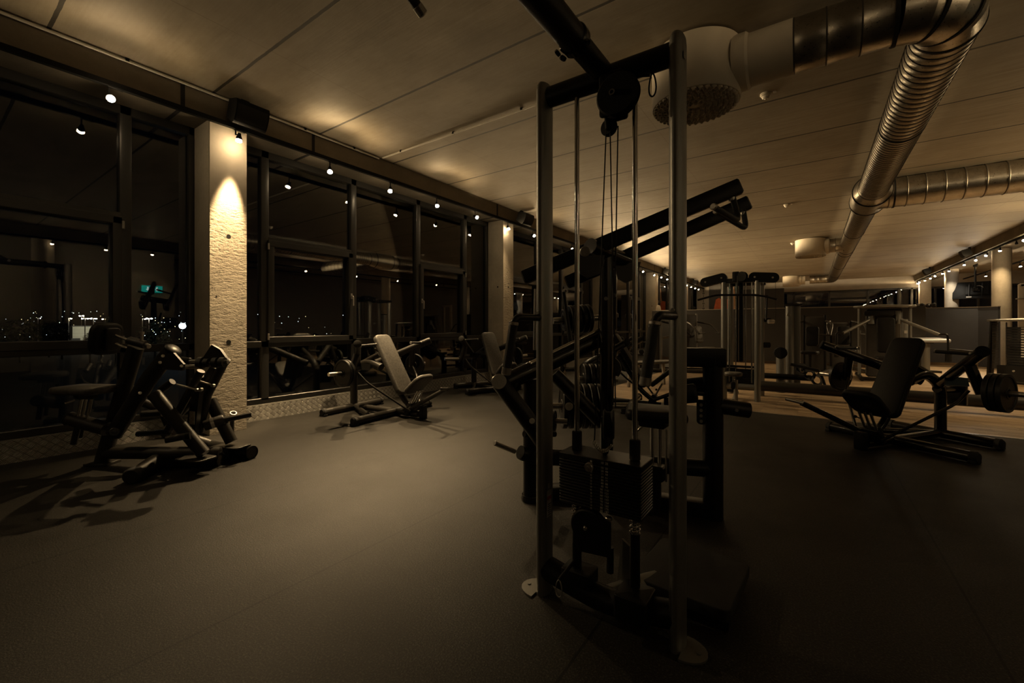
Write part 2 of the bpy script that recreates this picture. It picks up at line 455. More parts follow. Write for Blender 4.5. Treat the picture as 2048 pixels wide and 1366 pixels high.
def col_square(y0, label, holes=(), x0=XC, rough=True):
    bm = MB().box((x0-.205, y0+.19, BB/2), (.39, .38, BB), e=.006)
    o = bm.obj('column', M_COL, smooth=True); struct(o, label, 'column')
    if rough:                            # the hammered face towards the room
        f = MB().box((x0-.006, y0+.19, BB/2), (.014, .366, BB-.002)).obj('hammered_face', M_COLR, o, smooth=False)
    for (y, z, r, face) in holes:
        if face == 'x': MB().cyl((x0+.0005, y, z), (x0+.0025, y, z), r).obj('tie_hole', M_HOLE, o)
        else: MB().cyl((y, y0-.002, z), (y, y0+.001, z), r).obj('tie_hole', M_HOLE, o)
    return o
H1 = [(2.08, 2.17, .022, 'x'), (2.08, 1.0, .024, 'x'), (1.96, 1.50, .007, 'x')]
ordinal = ['nearest rough concrete column beside the left windows, lit by a spot', 'second rough concrete column on the window wall with one bright edge',
           'third concrete column on the window wall behind the cable station', 'fourth concrete column on the window wall with a round clock-like disc',
           'fifth concrete column on the window wall', 'last concrete column on the window wall by the end wall']
for k in range(6):
    y0 = 1.891+5.337*k
    col_square(y0, ordinal[k], H1 if k == 0 else [(y0+.19, 2.0, .018, 'x'), (y0+.19, .98, .018, 'x'), (XC-.14, 2.0, .018, 'y')] if k < 4 else [])
col_square(1.891-5.337, 'concrete column on the window wall behind the camera')
rl = ['round concrete column nearest on the right, topped by a bright lamp', 'second round concrete column behind the blue-grey partition']
for k, y in enumerate([-3.3, 2.06, 7.4, 12.75, 18.3, 23.7]):
    o = MB().lathe((4.52, y, 0), (0, 0, 1), [(0, 0), (0, .2), (BB, .2), (BB, 0)], 40).obj('column', M_COL)
    struct(o, ['round concrete column far behind the camera', 'round concrete column right of the camera', 'round concrete column ahead right, out of view', 'round concrete column by the weight machine, out of view', *rl][k], 'column')
o = MB().box((4.52, 28.55, BB/2), (.4, .4, BB), e=.006).obj('column', M_COL); struct(o, 'square concrete column at the far right end', 'column')
# the drain-like socket pipe at the foot of the first column
t = thing('wall_pipe', 'short capped steel pipe standing at the foot of the nearest concrete column', 'pipe', (-5.255, 2.10, 0))
MB().tube([(0, 0, 0), (0, 0, .19)], .022).obj('pipe', M_BROWN, t)
MB().lathe((0, 0, .16), (.5, 0, .86), [(0, .024), (0, .036), (.07, .036), (.07, .026), (.02, .024)], 8).obj('socket', M_STEEL, t)

# checker-plate kick strip under the windows
def kick(y0, y1, label):
    poly = [(0, 0), (.058, 0), (.03, .185), (-.05, .205), (-.05, 0)]
    M = Matrix(((1, 0, 0, XL+.02), (0, 0, -1, y1), (0, 1, 0, 0), (0, 0, 0, 1)))
    o = MB().prism([(a, b) for a, b in poly], M, 0, y1-y0).obj('baseboard_left', M_TREAD, smooth=False)
    struct(o, label, 'kick plate')
for k in range(-1, 5):
    y0 = 2.271+5.337*k
    kick(y0, y0+4.957, ['aluminium tread plate kick strip at the far left under the left window', 'aluminium tread plate kick strip between the first two columns',
        'aluminium tread plate kick strip between second and third column', 'aluminium tread plate kick strip between third and fourth column', 'aluminium tread plate kick strip between fourth and fifth column',
        'aluminium tread plate kick strip at the far end of the window wall'][k+1])

# windows, one structure per bay
def window_bay(k, s):
    y0 = 2.273+5.337*k
    W = bpy.data.objects.new('window_%d' % (k+2), None); COL.objects.link(W); W.location = (XL, y0, 0)
    struct(W, ['tall black framed window at the far left with city lights outside', 'tall black framed window between the first two concrete columns', 'tall black framed window between second and third column',
               'tall black framed window between third and fourth column', 'tall black framed window between fourth and fifth column', 'last black framed window on the left wall'][k+1], 'window')
    def bar(nm, ya, yb, za, zb, d0=-.07, d1=.02, mat=M_FRAME):
        return MB().box(((d0+d1)/2, (ya+yb)/2, (za+zb)/2), (d1-d0, yb-ya, zb-za), e=.006).obj(nm, mat, W)
    def at_y(v): return v+s
    sill, head = .235, BB
    ys = [.375, 1.66, 2.96, 4.21]        # mullion centres
    ys = [at_y(v) for v in ys]
    bar('sill', 0, 4.953, .195, sill+.03, -.09, .02)
    bar('head', 0, 4.953, head-.09, head)
    bar('transom', 0, 4.953, .905, .985)
    bar('jamb', 0, .05, sill, head); bar('jamb', 4.90, 4.953, sill, head)
    for v in ys: bar('mullion', v-.047, v+.047, sill, head)
    for a, b, side in ((0, 1, 1), (2, 3, -1)):
        ya, yb = ys[a]+.03, ys[b]-.03
        bar('transom', ya, yb, 2.235, 2.32)
        S = bar('casement', ya, ya+.075, .965, 2.27, -.06, .045)
        MB().box((-.0, yb-.0375, 1.617), (.1, .075, 1.3), e=.006).obj('casement_stile', M_FRAME, S)
        for z in (1.0, 2.235):
            MB().box((0, (ya+yb)/2, z), (.1, yb-ya, .08), e=.006).obj('casement_rail', M_FRAME, S)
        yh = (yb-.03) if side > 0 else (ya+.03)
        MB().tube(bend([(.045, yh, 1.62), (.095, yh, 1.62), (.095, yh, 1.48)], .02), .011, 10).box((.05, yh, 1.62), (.012, .03, .08), e=.003).obj('handle', M_SILVER, S)
        yq = (ya-.004) if side > 0 else (yb+.004)
        for z in (1.04, 2.19): MB().cyl((.055, yq, z-.04), (.055, yq, z+.04), .011).obj('hinge', M_SILVER, S)
    edges = [.02]+ys+[4.93]
    for i in range(5):
        a, b = edges[i], edges[i+1]
        for z0, z1 in ((sill, .945), (.945, head-.04)):
            MB().box((-.035, (a+b)/2, (z0+z1)/2), (.008, b-a, z1-z0)).obj('pane', M_GLASS, W, smooth=False)
    return W
for k in range(-1, 5): window_bay(k, .155 if k == -1 else 0.0)
# far end windows above the parapet
W = bpy.data.objects.new('window_7', None); COL.objects.link(W); W.location = (0, YE, 0); struct(W, 'band of dark windows under the lintel at the far end', 'window')
xs = [-4.0, -2.4, -.8, .8, 2.4, 3.6, 4.1, 4.95, 6.4, 7.8]
for x in xs: MB().box((x, 0, 2.04), (.09, .1, 2.1), e=.006).obj('mullion', M_FRAME, W)
for z in (1.05, 3.05): MB().box((2.0, 0, z), (13, .1, .09), e=.006).obj('transom', M_FRAME, W)
for a, b in zip([-4.5]+xs, xs+[8.5]): MB().box(((a+b)/2, .02, 2.04), (b-a, .008, 2.0)).obj('pane', M_MIRROR, W, smooth=False)
# partition walls in front of the far half
PT = 1.71
def part(name, x0, x1, y, label, M_PART):
    o = MB().box(((x0+x1)/2, y+.06, PT/2), (x1-x0, .12, PT)).obj(name, M_PART, smooth=False)
    MB().box(((x0+x1)/2, y+.06, PT+.01), (x1-x0+.01, .14, .02)).obj('cap', M_CAP, o, smooth=False)
    MB().box(((x0+x1)/2, y-.006, .04), (x1-x0, .012, .08)).obj('skirting', M_WFLOOR, o, smooth=False)
    struct(o, label, 'partition')
part('wall_partition', -4.7, 2.35, 15.5, 'low dark partition wall behind the cable tower', M_PARTD)
part('wall_partition_right', 2.35, 3.95, 17.86, 'blue-grey half of the low partition beside the round columns', M_PART)
M = frame((3.95, 17.86, 0), (0, 0, 1)); 
o = MB(rotz(-.62, (3.95, 17.86, 0))).box((.2, .06, PT/2), (.42, .12, PT)).obj('wall_partition_return', M_PART, smooth=False); struct(o, 'short angled return of the blue-grey partition at the round column', 'partition')
MB(rotz(-.62, (3.95, 17.86, 0))).box((.2, .06, PT+.01), (.43, .14, .02)).obj('cap', M_CAP, o, smooth=False)
slab('wall_partition_side', 2.35, 2.47, 15.5, 17.98, 0, PT, M_PARTD, 'side of the low partition stepping back towards the end', 'partition')
slab('wall_end_left', -5.6, -3.3, 27.2, 27.35, 0, CEIL, M_WALLG, 'grey wall panel in the far left corner', 'wall')
slab('wall_end_dark', -3.3, -1.2, 27.2, 27.35, 0, 3.2, M_DARKW, 'dark wall panel carrying the poster at the far end', 'wall')
# the wall right of the camera, only met in the window reflections
slab('wall_side', 5.2, 5.35, -5, 5.0, 0, CEIL, M_WALLG, 'grey side wall to the right of the camera', 'wall')

# ---------------------------------------------------------------- track lights
def rail(x, y0, y1, label):
    t = thing('light_track', label, 'light track', (x, (y0+y1)/2, BB))
    MB().box((0, 0, -.024), (.045, y1-y0, .047)).obj('rail', M_TRACK, t, smooth=False)
rail(-5.215, YB, YE-.3, 'black light track under the left beam by the windows')
rail(4.27, YB, YE-.3, 'black light track under the right beam by the round columns')
rail(5.85, 4.5, YE-.3, 'black light track beyond the round columns in the right aisle')
def wash(L, sgn, base, patch):                        # lamp leak plus added ceiling fill, fan shaped to light the slabs evenly
    L.use_nodes = True; nt = L.node_tree; em = nt.nodes['Emission']
    tc = N(nt, 'ShaderNodeTexCoord'); sp = N(nt, 'ShaderNodeSeparateXYZ'); link(nt, tc.outputs['Normal'], sp.inputs[0])
    z = sp.outputs[2]
    up = N(nt, 'ShaderNodeMapRange', interpolation_type='SMOOTHSTEP'); link(nt, z, up.inputs[0]); up.inputs[1].default_value = -.01; up.inputs[2].default_value = .07
    hi = N(nt, 'ShaderNodeMapRange', interpolation_type='SMOOTHSTEP'); link(nt, z, hi.inputs[0]); hi.inputs[1].default_value = .45; hi.inputs[2].default_value = .85; hi.inputs[3].default_value = 1; hi.inputs[4].default_value = .1
    sd = math_(nt, 'POWER', math_(nt, 'MAXIMUM', math_(nt, 'MULTIPLY', sp.outputs[0], sgn), 0.0), .6)
    f = math_(nt, 'POWER', math_(nt, 'MAXIMUM', z, .085), -1.65)
    tot = math_(nt, 'MULTIPLY', math_(nt, 'MULTIPLY', math_(nt, 'MULTIPLY', f, sd), math_(nt, 'MULTIPLY', up.outputs[0], hi.outputs[0])), base)
    if patch:                            # the brighter lobe some lamps throw onto the ceiling slabs
        q = math_(nt, 'DIVIDE', math_(nt, 'SUBTRACT', z, .56), .17)
        lobe = math_(nt, 'POWER', 2.718, math_(nt, 'MULTIPLY', math_(nt, 'MULTIPLY', q, q), -1.0))
        tot = math_(nt, 'ADD', tot, math_(nt, 'MULTIPLY', math_(nt, 'MULTIPLY', lobe, sd), patch))
    link(nt, tot, em.inputs['Strength'])
def lamp(x, y, aim, label, group, power=1.0, cool=False, lit=True, z=3.195, cone=95, spill_fill=1.0, patch=0.0):
    t = thing('track_spotlight', label, 'spotlight', (x, y, z), 0, group)
    xr = -5.215 - x if x < 0 else 0
    d = (V(aim)-V((x, y, z))).normalized()
    key = 'lamp'
    MB().box((xr, .045, BB-.046-z), (.034, .11, .022), e=.003).obj('adapter', M_TRACK, t)
    MB().tube([(xr, 0, BB-.05-z), (xr, 0, .10), (0, 0, .075)], .007, 10).obj('stem', M_TRACK, t)
    h = MB().lathe(V((0, 0, .055))-d*.0, d*1.0, [(-.035, 0), (-.035, .016), (-.005, .02), (.005, .027), (.03, .03), (.03, .024)], 20).obj('lamp_holder', M_TRACK, t)
    if lit:
        MB().lathe(V((0, 0, .055))+d*.028, d, [(0, .024), (.012, .03), (.026, .03), (.03, .026), (.032, 0)], 20).obj('bulb', M_LAMPC if cool else M_LAMP, t)
        L = bpy.data.lights.new('beam', 'SPOT'); L.energy = SPOT_W*power; L.color = COOL if cool else WARM
        L.spot_size = math.radians(cone); L.spot_blend = .75; L.shadow_soft_size = .025
        lo = bpy.data.objects.new('beam_light', L); COL.objects.link(lo); lo.parent = t
        lo.location = V((0, 0, .055))+d*.075; lo.rotation_euler = d.to_track_quat('-Z', 'Y').to_euler()
        if spill_fill:
            L = bpy.data.lights.new('spill_fill', 'POINT'); L.energy = SPILL_FILL_W*spill_fill; L.color = COOL if cool else WARM; L.shadow_soft_size = .05
            L.energy = SPILL_FILL_W; wash(L, 1 if x < 0 else -1, spill_fill, patch)
            lo = bpy.data.objects.new('spill_fill_light', L); COL.objects.link(lo); lo.parent = t; lo.location = (.045 if x < 0 else -.045, 0, .06)
    else:
        MB().lathe(V((0, 0, .055))+d*.03, d, [(0, .024), (.012, .027), (.014, 0)], 16).obj('bulb', M_SPK, t)
    return t
GL, GR, GA = 'spotlights on the left track', 'spotlights on the right track', 'spotlights in the right aisle'
LL = [(1.08, (-1.3, 1.35, 1.1), .9, 'brightest track spotlight at the top left of the view'), (2.12, (-5.29, 2.05, 1.9), 4.0, 'track spotlight shining onto the nearest concrete column'),
      (3.25, (-4.0, 2.5, 0), 4.8, 'track spotlight third from the camera above the window casement'), (4.24, (-4.2, 3.2, 0), 4.2, 'track spotlight fourth from the camera on the left beam'),
      (5.22, (-3.7, 4.3, 0), 2.6, 'track spotlight fifth from the camera on the left beam'), (6.23, (-.95, 7.65, .8), 2.2, 'track spotlight just before the second concrete column'),
      (7.30, (-4.0, 7.0, 0), 1.0, 'track spotlight in front of the second concrete column'), (8.27, (.1, 8.9, .7), 2.6, 'track spotlight just past the second concrete column'),
      (10.21, (-3.2, 9.6, 0), 1.5, 'track spotlight seen between the bars of the cable station')]
SP = {1.08: .22, 2.12: .08, 3.25: .35, 4.24: .25, 5.22: .4, 6.23: .4, 7.30: .5, 8.27: .8, 10.21: 1.3}
PATCH = {1.08: 4.0, 3.25: 9.0, 5.22: 6.0, 8.27: 4.0}
for y, a, p, lb in LL: lamp(-5.13 if y == 2.12 else -5.215, y, a, lb, GL, p, cone=30 if y == 2.12 else 56 if y in (6.23, 8.27) else 62 if y == 1.08 else 74 if y == 3.25 else 72, spill_fill=SP[y], patch=PATCH.get(y, 0))
for i, y in enumerate([12.7, 14.4, 16.0, 17.42, 18.39, 19.31, 22.88, 23.87, 24.81, 25.69]):
    lamp(-5.215, y, (-2.6, y, 0), 'distant track spotlight on the left beam, number %s past the cable station' % ['one', 'two', 'three', 'four', 'five', 'six', 'seven', 'eight', 'nine', 'ten'][i], GL, 2.2 if i in (3, 9) else 1.6, spill_fill=3.0 if y < 20 else .9, cone=90)
for i, y in enumerate([15.71, 16.25, 17.40, 18.48, 19.57, 20.79, 22.74, 23.75, 24.84, 25.85, 26.96, 28.0, 28.6]):
    cool = i in (4, 5, 6, 9); lit = i != 1
    lb = ['bright track spotlight at the right edge of the view', 'unlit track spotlight near the right edge of the view', 'bright track spotlight above the nearest round column', 'warm track spotlight just left of the nearest round column',
          'cool white track spotlight left of the hanging television', 'cool white track spotlight with a small flare on the right beam', 'track spotlight above the second round column', 'small warm track spotlight past the second round column',
          'track spotlight sixth from the far end of the right beam', 'cool track spotlight fifth from the far end', 'track spotlight fourth from the far end', 'warm track spotlight over the square end column', 'last track spotlight at the far end of the right beam'][i]
    aim = (4.4, 18.25, 1.2) if i in (2, 4) else (4.4, 23.6, 1.6) if i == 6 else (2.0, y-1.0, 0) if i in (0, 3, 8, 11) else (4.3, y-.2, 0)
    lamp(4.27, y, aim, lb, GR, 2.6 if i in (0, 3) else .8 if i in (2, 4, 6) else 1.9, cool, lit, z=3.235, cone=84 if i in (2, 4, 6) else 95, spill_fill=.5 if i < 9 else .15)
for i, y in enumerate([-4.0, -2.9, -1.9, -.9, .15, 1.15, 2.19, 3.2, 4.2, 6.6, 8.8, 11.0, 13.2]):
    if y == 6.6: continue
    lamp(4.27, y, (5.15, y, 1.9) if y < 4.5 else (2.6, y+.5, 0), 'track spotlight on the right track outside the view, %s from the back wall' % ['first', 'second', 'third', 'fourth', 'fifth', 'sixth', 'seventh', 'eighth', 'ninth', 'tenth', 'eleventh', 'twelfth', 'thirteenth'][i], GR, .2 if y < 4.5 else 2.6, False, True, z=3.235, cone=80, spill_fill=2.7 if y > 8 else .1)
for i, y in enumerate([-6.2, -4.1, -2.0, -.6]):
    lamp(-5.215, y, (-3.6, y, 0), 'track spotlight on the left track outside the view, %s from the back wall' % ['first', 'second', 'third', 'fourth'][i], GL, .12, spill_fill=.08)
for i, (y, lit) in enumerate([(21.96, 1), (25.5, 1), (19.6, 0)]):
    lamp(5.85, y, (6.6, y, 0), ['lit track spotlight beyond the nearest round column', 'small lit track spotlight behind the hanging television', 'unlit track spotlight beyond the nearest round column'][i], GA, .7, False, bool(lit))
# ---------------------------------------------------------------- cable station in the foreground
def spring(c0, z0, z1, r, turns, wire):
    pts = []; n = int(turns*14)
    for i in range(n+1):
        a = 2*math.pi*turns*i/n
        pts.append((c0[0]+math.cos(a)*r, c0[1]+math.sin(a)*r, z0+(z1-z0)*i/n))
    return MB().tube(pts, wire, 6)
def carabiner(o, ax, L, wd, wire, mat, parent, side=(1, 0, 0)):
    a = V(ax).normalized(); s = V(side); s = (s-a*s.dot(a)).normalized(); o = V(o)
    pts = []
    for i in range(24):
        t = 2*math.pi*i/24
        k = 1.0+.45*math.cos(t)
        pts.append(o + a*(L/2-math.cos(t)*L/2) + s*(math.sin(t)*wd/2*(1.15-.35*math.cos(t))))
    return MB().tube(pts, wire, 8, loop=True).obj('carabiner', mat, parent, world=True)
def text_on(body, size, M, mat, parent, name='number', align='CENTER', ext=.0004):
    cu = bpy.data.curves.new(name, 'FONT'); cu.body = body; cu.size = size; cu.align_x = align; cu.align_y = 'CENTER'; cu.extrude = ext
    cu.materials.append(mat)
    tmp = bpy.data.objects.new(name, cu); COL.objects.link(tmp)
    bpy.context.view_layer.update()
    me = bpy.data.meshes.new_from_object(tmp.evaluated_get(bpy.context.evaluated_depsgraph_get()))
    bpy.data.objects.remove(tmp); me.materials.clear(); me.materials.append(mat)
    o = bpy.data.objects.new(name, me); COL.objects.link(o)
    o.parent = parent; o.matrix_basis = (parent.matrix_basis.inverted() if parent.parent is None else Matrix()) @ M
    return o
def cable_station():
    cx, cy = -.689, 1.645
    t = thing('cable_station', 'tall black and grey cable pulley station with weight stack standing in the foreground', 'gym machine', (cx, cy, 0))
    W = dict(parent=t, world=True)
    XLp, XRp = -.974, -.404
    for x in (XLp, XRp):
        zs = [0, .3, 2.215, 2.235, 2.25, 2.258]; rs = [1, 1, 1, .93, .74, .3]
        u = MB().tube([(x, cy, z) for z in zs], .029, 28, ry=.0525, rs=rs).obj('upright', M_GREY, **W)
        s = -1 if x == XLp else 1
        poly = [(.0+s*0, -.06)]
        poly = [(s*.085*math.sin(math.pi*i/10)+s*.02, -.07*math.cos(math.pi*i/10)) for i in range(11)]
        if s < 0: poly.reverse()
        MB().prism(poly, Matrix.Translation((x, cy-.01, 0)), 0, .008).cyl((x+s*.075, cy-.01, .008), (x+s*.075, cy-.01, .012), .008).obj('foot_plate', M_GREY, u, world=False)
    for c in kids(t):
        for g in kids(c): g.matrix_parent_inverse = Matrix.Translation((-cx, -cy, 0))
    MB().tube([(XLp+.02, cy, 2.19), (XRp-.02, cy, 2.19)], .034, 24, ry=.046).obj('crossbar', M_BLACK, **W)
    MB().tube([(-.70, cy+.01, 2.215), (-.712, 1.30, 2.228)], .043, 28).obj('overhead_beam_inner', M_BLACK, **W)
    b = MB().tube([(-.712, 1.42, 2.228), (-.72, -2.6, 2.23)], .051, 32).obj('overhead_beam', M_BLACK, **W)
    MB().lathe((-.712, 1.43, 2.228), (0, -1, 0), [(0, .044), (0, .0575), (.03, .0575), (.035, .052)], 32).obj('collar', M_GLOSS, **W)
    for dx, dz in ((-.055, -.03), (-.035, -.055), (.052, -.035)):
        MB().cyl((-.712+dx, 1.40, 2.228+dz), (-.712+dx*1.22, 1.40, 2.228+dz*1.22), .013, n=6).obj('bolt', M_GLOSS, **W)
    # top pulley
    h = MB().pad(frame((-.640, cy-.058, 2.085), (0, -1, 0), (0, 0, 1)), .095, .17, .012, .012, .003).pad(frame((-.640, cy+.0, 2.085), (0, -1, 0), (0, 0, 1)), .095, .17, .012, .012, .003).obj('pulley_bracket', M_BLACK, **W)
    MB().lathe((-.612, cy-.075, 2.072), (0, 1, 0), [(0, 0), (0, .078), (.006, .084), (.012, .072), (.026, .072), (.032, .084), (.038, .078), (.038, 0)], 40).obj('pulley', M_SPK, **W)
    MB().lathe((-.628, cy-.082, 2.078), (0, 1, 0), [(0, .007), (0, .012), (.01, .012)], 18).obj('axle_nut', M_STEEL, **W)
    MB().lathe((-.668, cy-.03, 1.975), (.2, 1, 0), [(0, 0), (0, .03), (.006, .034), (.014, .028), (.022, .034), (.028, .03), (.028, 0)], 28).obj('small_pulley', M_SPK, **W)
    MB().beam((-.672, cy-.02, 2.05), (-.662, cy-.02, 1.955), .02, .045).obj('small_pulley_bracket', M_BLACK, **W)
    # cables
    pA, pB = at(1213, 240, 1.71), at(1189, 880, 1.76)
    for a, c in ((pA, pB), (at(1220, 250, 1.70), at(1231, 815, 1.72)), (at(1236, 252, 1.68), at(1226, 810, 1.76))):
        MB().tube([a, c], .0028, 8).obj('cable', M_RUBBER, **W)
    # guide rods, sleeves, springs
    for x in (-.815, -.565):
        MB().tube([(x, cy, .12), (x, cy, 2.17)], .0105, 18).obj('guide_rod', M_CHROME, **W)
        MB().cyl((x, cy, .655), (x, cy, .735), .021).obj('rod_bushing', M_RUBBER, **W)
        spring((x, cy), .368, .445, .0195, 4.2, .0026).obj('spring', M_CHROME, **W)
        MB().cyl((x, cy, .10), (x, cy, .37), .0195).obj('rod_sleeve', M_BLACK, **W)
    # weight stack
    zt, zb, n = .655, .448, 16
    hgt = (zt-.026-zb)/(n-1)
    for i in range(n):
        z1 = zt if i == 0 else zt-.026-(i-1)*hgt
        z0 = z1-(.024 if i == 0 else hgt-.0012)
        p = MB().box((cx, cy, (z0+z1)/2), (.345, .145, z1-z0), e=.0022).obj('weight_plate', M_STACK, **W)
        MB().cyl((cx-.028, cy-.0735, (z0+z1)/2-.001), (cx-.028, cy-.0715, (z0+z1)/2-.001), .0042, n=10).obj('pin_hole', M_STEEL, **W)
        if i < 16:
            kg = 10+5*i
            M = Matrix.Translation((cx+.028, cy-.0732, (z0+z1)/2)) @ Matrix.Rotation(math.pi/2, 4, 'X')
            text_on('%d  %d' % (kg, round(kg*2.2046)), .0118, M, M_INK, t)
    MB().lathe((cx-.028, cy-.105, zt-.032), (0, 1, 0), [(0, 0), (0, .006), (.004, .007), (.004, .016), (.009, .0185), (.02, .0185), (.024, .012), (.034, .008)], 22).obj('selector_pin', M_STEEL, **W)
    MB().beam((cx, cy, zt), (cx, cy, zt+.16), .03, .02).obj('stack_stem', M_BLACK, **W)
    MB().lathe(V(at(1206, 848, 1.70)), V((.95, .35, 0)), [(0, 0), (0, .052), (.006, .06), (.014, .05), (.03, .05), (.038, .06), (.044, .052), (.044, 0)], 36).obj('floating_pulley', M_SPK, **W)
    sp = []
    a, c = at(1186, 883, 1.68), at(1224, 890, 1.66)
    for i in range(100):
        q = i/99; an = q*2*math.pi*13
        p = a.lerp(c, q) - V((0, 0, .03*math.sin(math.pi*q)))
        sp.append(p + V((0, math.cos(an)*.007, math.sin(an)*.007)))
    MB().tube(sp, .0016, 5).obj('pin_lanyard', M_STEEL, **W)
    # lower pulley and base
    MB().lathe((-.735, cy-.075, .372), (0, 1, 0), [(0, 0), (0, .066), (.006, .073), (.013, .062), (.028, .062), (.035, .073), (.041, .066), (.041, 0)], 40).obj('lower_pulley', M_SPK, **W)
    poly = [(-.075, -.09), (.075, -.075), (.075, .06), (.03, .075), (-.03, .07), (-.07, .03)]
    MB().prism(poly, frame((-.705, cy-.082, .365), (0, -1, 0), (0, 0, 1)), 0, .006).obj('pulley_cover', M_BLACK, **W)
    MB().lathe((-.735, cy-.094, .375), (0, 1, 0), [(0, 0), (0, .006), (.006, .01), (.01, .01)], 12).obj('axle_nut', M_STEEL, **W)
    MB().cyl((-.645, cy-.07, .425), (-.645, cy-.07, .437), .014).obj('bolt', M_STEEL, **W)
    MB().tube([(-.655, cy-.03, .30), (-.655, cy-.03, .20)], .014).obj('pulley_post', M_BLACK, **W)
    MB().tube(bend([(XLp, cy, .11), (-.85, cy-.0, .085), (-.69, cy-.0, .06), (-.53, cy, .085), (XRp, cy, .11)], .1), .05, 22).obj('base_tube', M_BLACK, **W)
    MB().pad(Matrix.Translation((-.80, cy-.005, .135)), .13, .10, .06, .012, .006).obj('rod_base', M_BLACK, **W)
    MB().pad(Matrix.Translation((-.555, cy-.03, .115)), .125, .13, .095, .012, .006).obj('rod_base', M_BLACK, **W)
    MB().tube([(-.69, cy, .07), (-.50, 2.05, .045)], .042, 22).obj('rear_base_tube', M_GREY, **W)
    MB().prism([(-.06, 0), (.06, 0), (.035, .16), (-.035, .19)], frame((-.62, cy+.10, .09), (-.3, -1, 0), (0, 0, 1)), 0, .01).obj('gusset', M_GREY, **W)
    pf = MB().pad(Matrix.Translation((-.44, 2.02, .07)) @ Matrix.Rotation(-.06, 4, 'Z'), .40, .43, .05, .03, .006).obj('foot_platform', M_RUBBER, **W)
    MB().box((-.44, 2.02, .025), (.36, .39, .05), e=.004).obj('platform_base', M_BLACK, **W)
    # hand grips
    for x in (XLp, XRp):
        a = V((x, cy-.05, 1.215)); y1 = cy-.05-.155
        MB().tube(bend([a, (x-.012, y1, 1.215), (x-.032, y1-.01, 1.17)], .05), .0145, 16).obj('handle_arm', M_BLACK, **W)
        p0, p1 = V((x-.022, y1-.006, 1.19)), V((x-.048, y1-.018, 1.005))
        d = (p1-p0).normalized()
        MB().tube([p0, p1], .0185, 18).obj('grip', M_GRIP, **W)
        MB().cyl(p0-d*.006, p0+d*.008, .0205).obj('grip_ring', M_STEEL, **W)
        MB().cyl(p1-d*.006, p1+d*.026, .0195).obj('grip_end', M_STEEL, **W)
        MB().cyl(V((x-.005, cy-.05, 1.235)), V((x-.005, cy-.06, 1.235)), .008).obj('bolt', M_STEEL, **W)
    # snap hooks
    p = at(1148, 1122, 1.62); q = at(1118, 1160, 1.56)
    MB().tube([p, q], .0065, 10).obj('cable_end', M_SPK, **W)
    carabiner(q, V((-.02, 0, -1)), .062, .022, .0022, M_STEEL, t)
    p = at(1276, 151, 1.62); q = at(1300, 150, 1.60)
    MB().tube([p, q], .0065, 10).obj('cable_end', M_SPK, **W)
    carabiner(at(1305, 147, 1.58), V((.0, 0, -1)), .085, .022, .003, M_SPK, t)
    # sticker and badge
    st = MB().box((XLp+.0295, cy-.012, .40), (.001, .038, .115)).obj('safety_sticker', M_STICK, **W)
    MB().box((XLp+.0302, cy-.012, .425), (.001, .034, .016)).obj('sticker_band', M_RED, **W)
    for i in range(6): MB().box((XLp+.0302, cy-.012+.004*(i % 2), .352+.009*i), (.001, .026, .003)).obj('sticker_line', M_HOLE, **W)
    MB().cyl((XLp+.029, cy-.012, .478), (XLp+.0302, cy-.012, .478), .012).obj('round_sticker', M_STICK, **W)
    MB().pad(frame((XRp+.0285, cy-.02, 2.16), (1, -.1, 0), (0, 0, 1)), .022, .03, .002, .010, .0008).obj('badge', M_STICK, **W)
    return t
cable_station()

# ---------------------------------------------------------------- plates
def plate_mb(mb, o, axis, R=.19, T=.028, hub=.03):
    return mb.lathe(V(o)-V(axis).normalized()*T/2, axis, [(0, .034), (0, hub*1.6), (.004, hub*1.7), (.006, R*.82), (0, R*.86), (0, R-.004), (.004, R), (T-.004, R), (T, R-.004), (T, R*.86), (T-.006, R*.82), (T-.004, hub*1.7), (T, hub*1.6), (T, .034), (0, .034)], 40)
def weight(o, axis, R, T, label, group, cat='weight plate'):
    o = V(o)
    m = plate_mb(MB(Matrix.Translation(-o)), o, axis, R, T)
    ob = m.obj('weight_plate', M_PLATE); ob.location = o
    tag(ob, label, cat, group); return ob

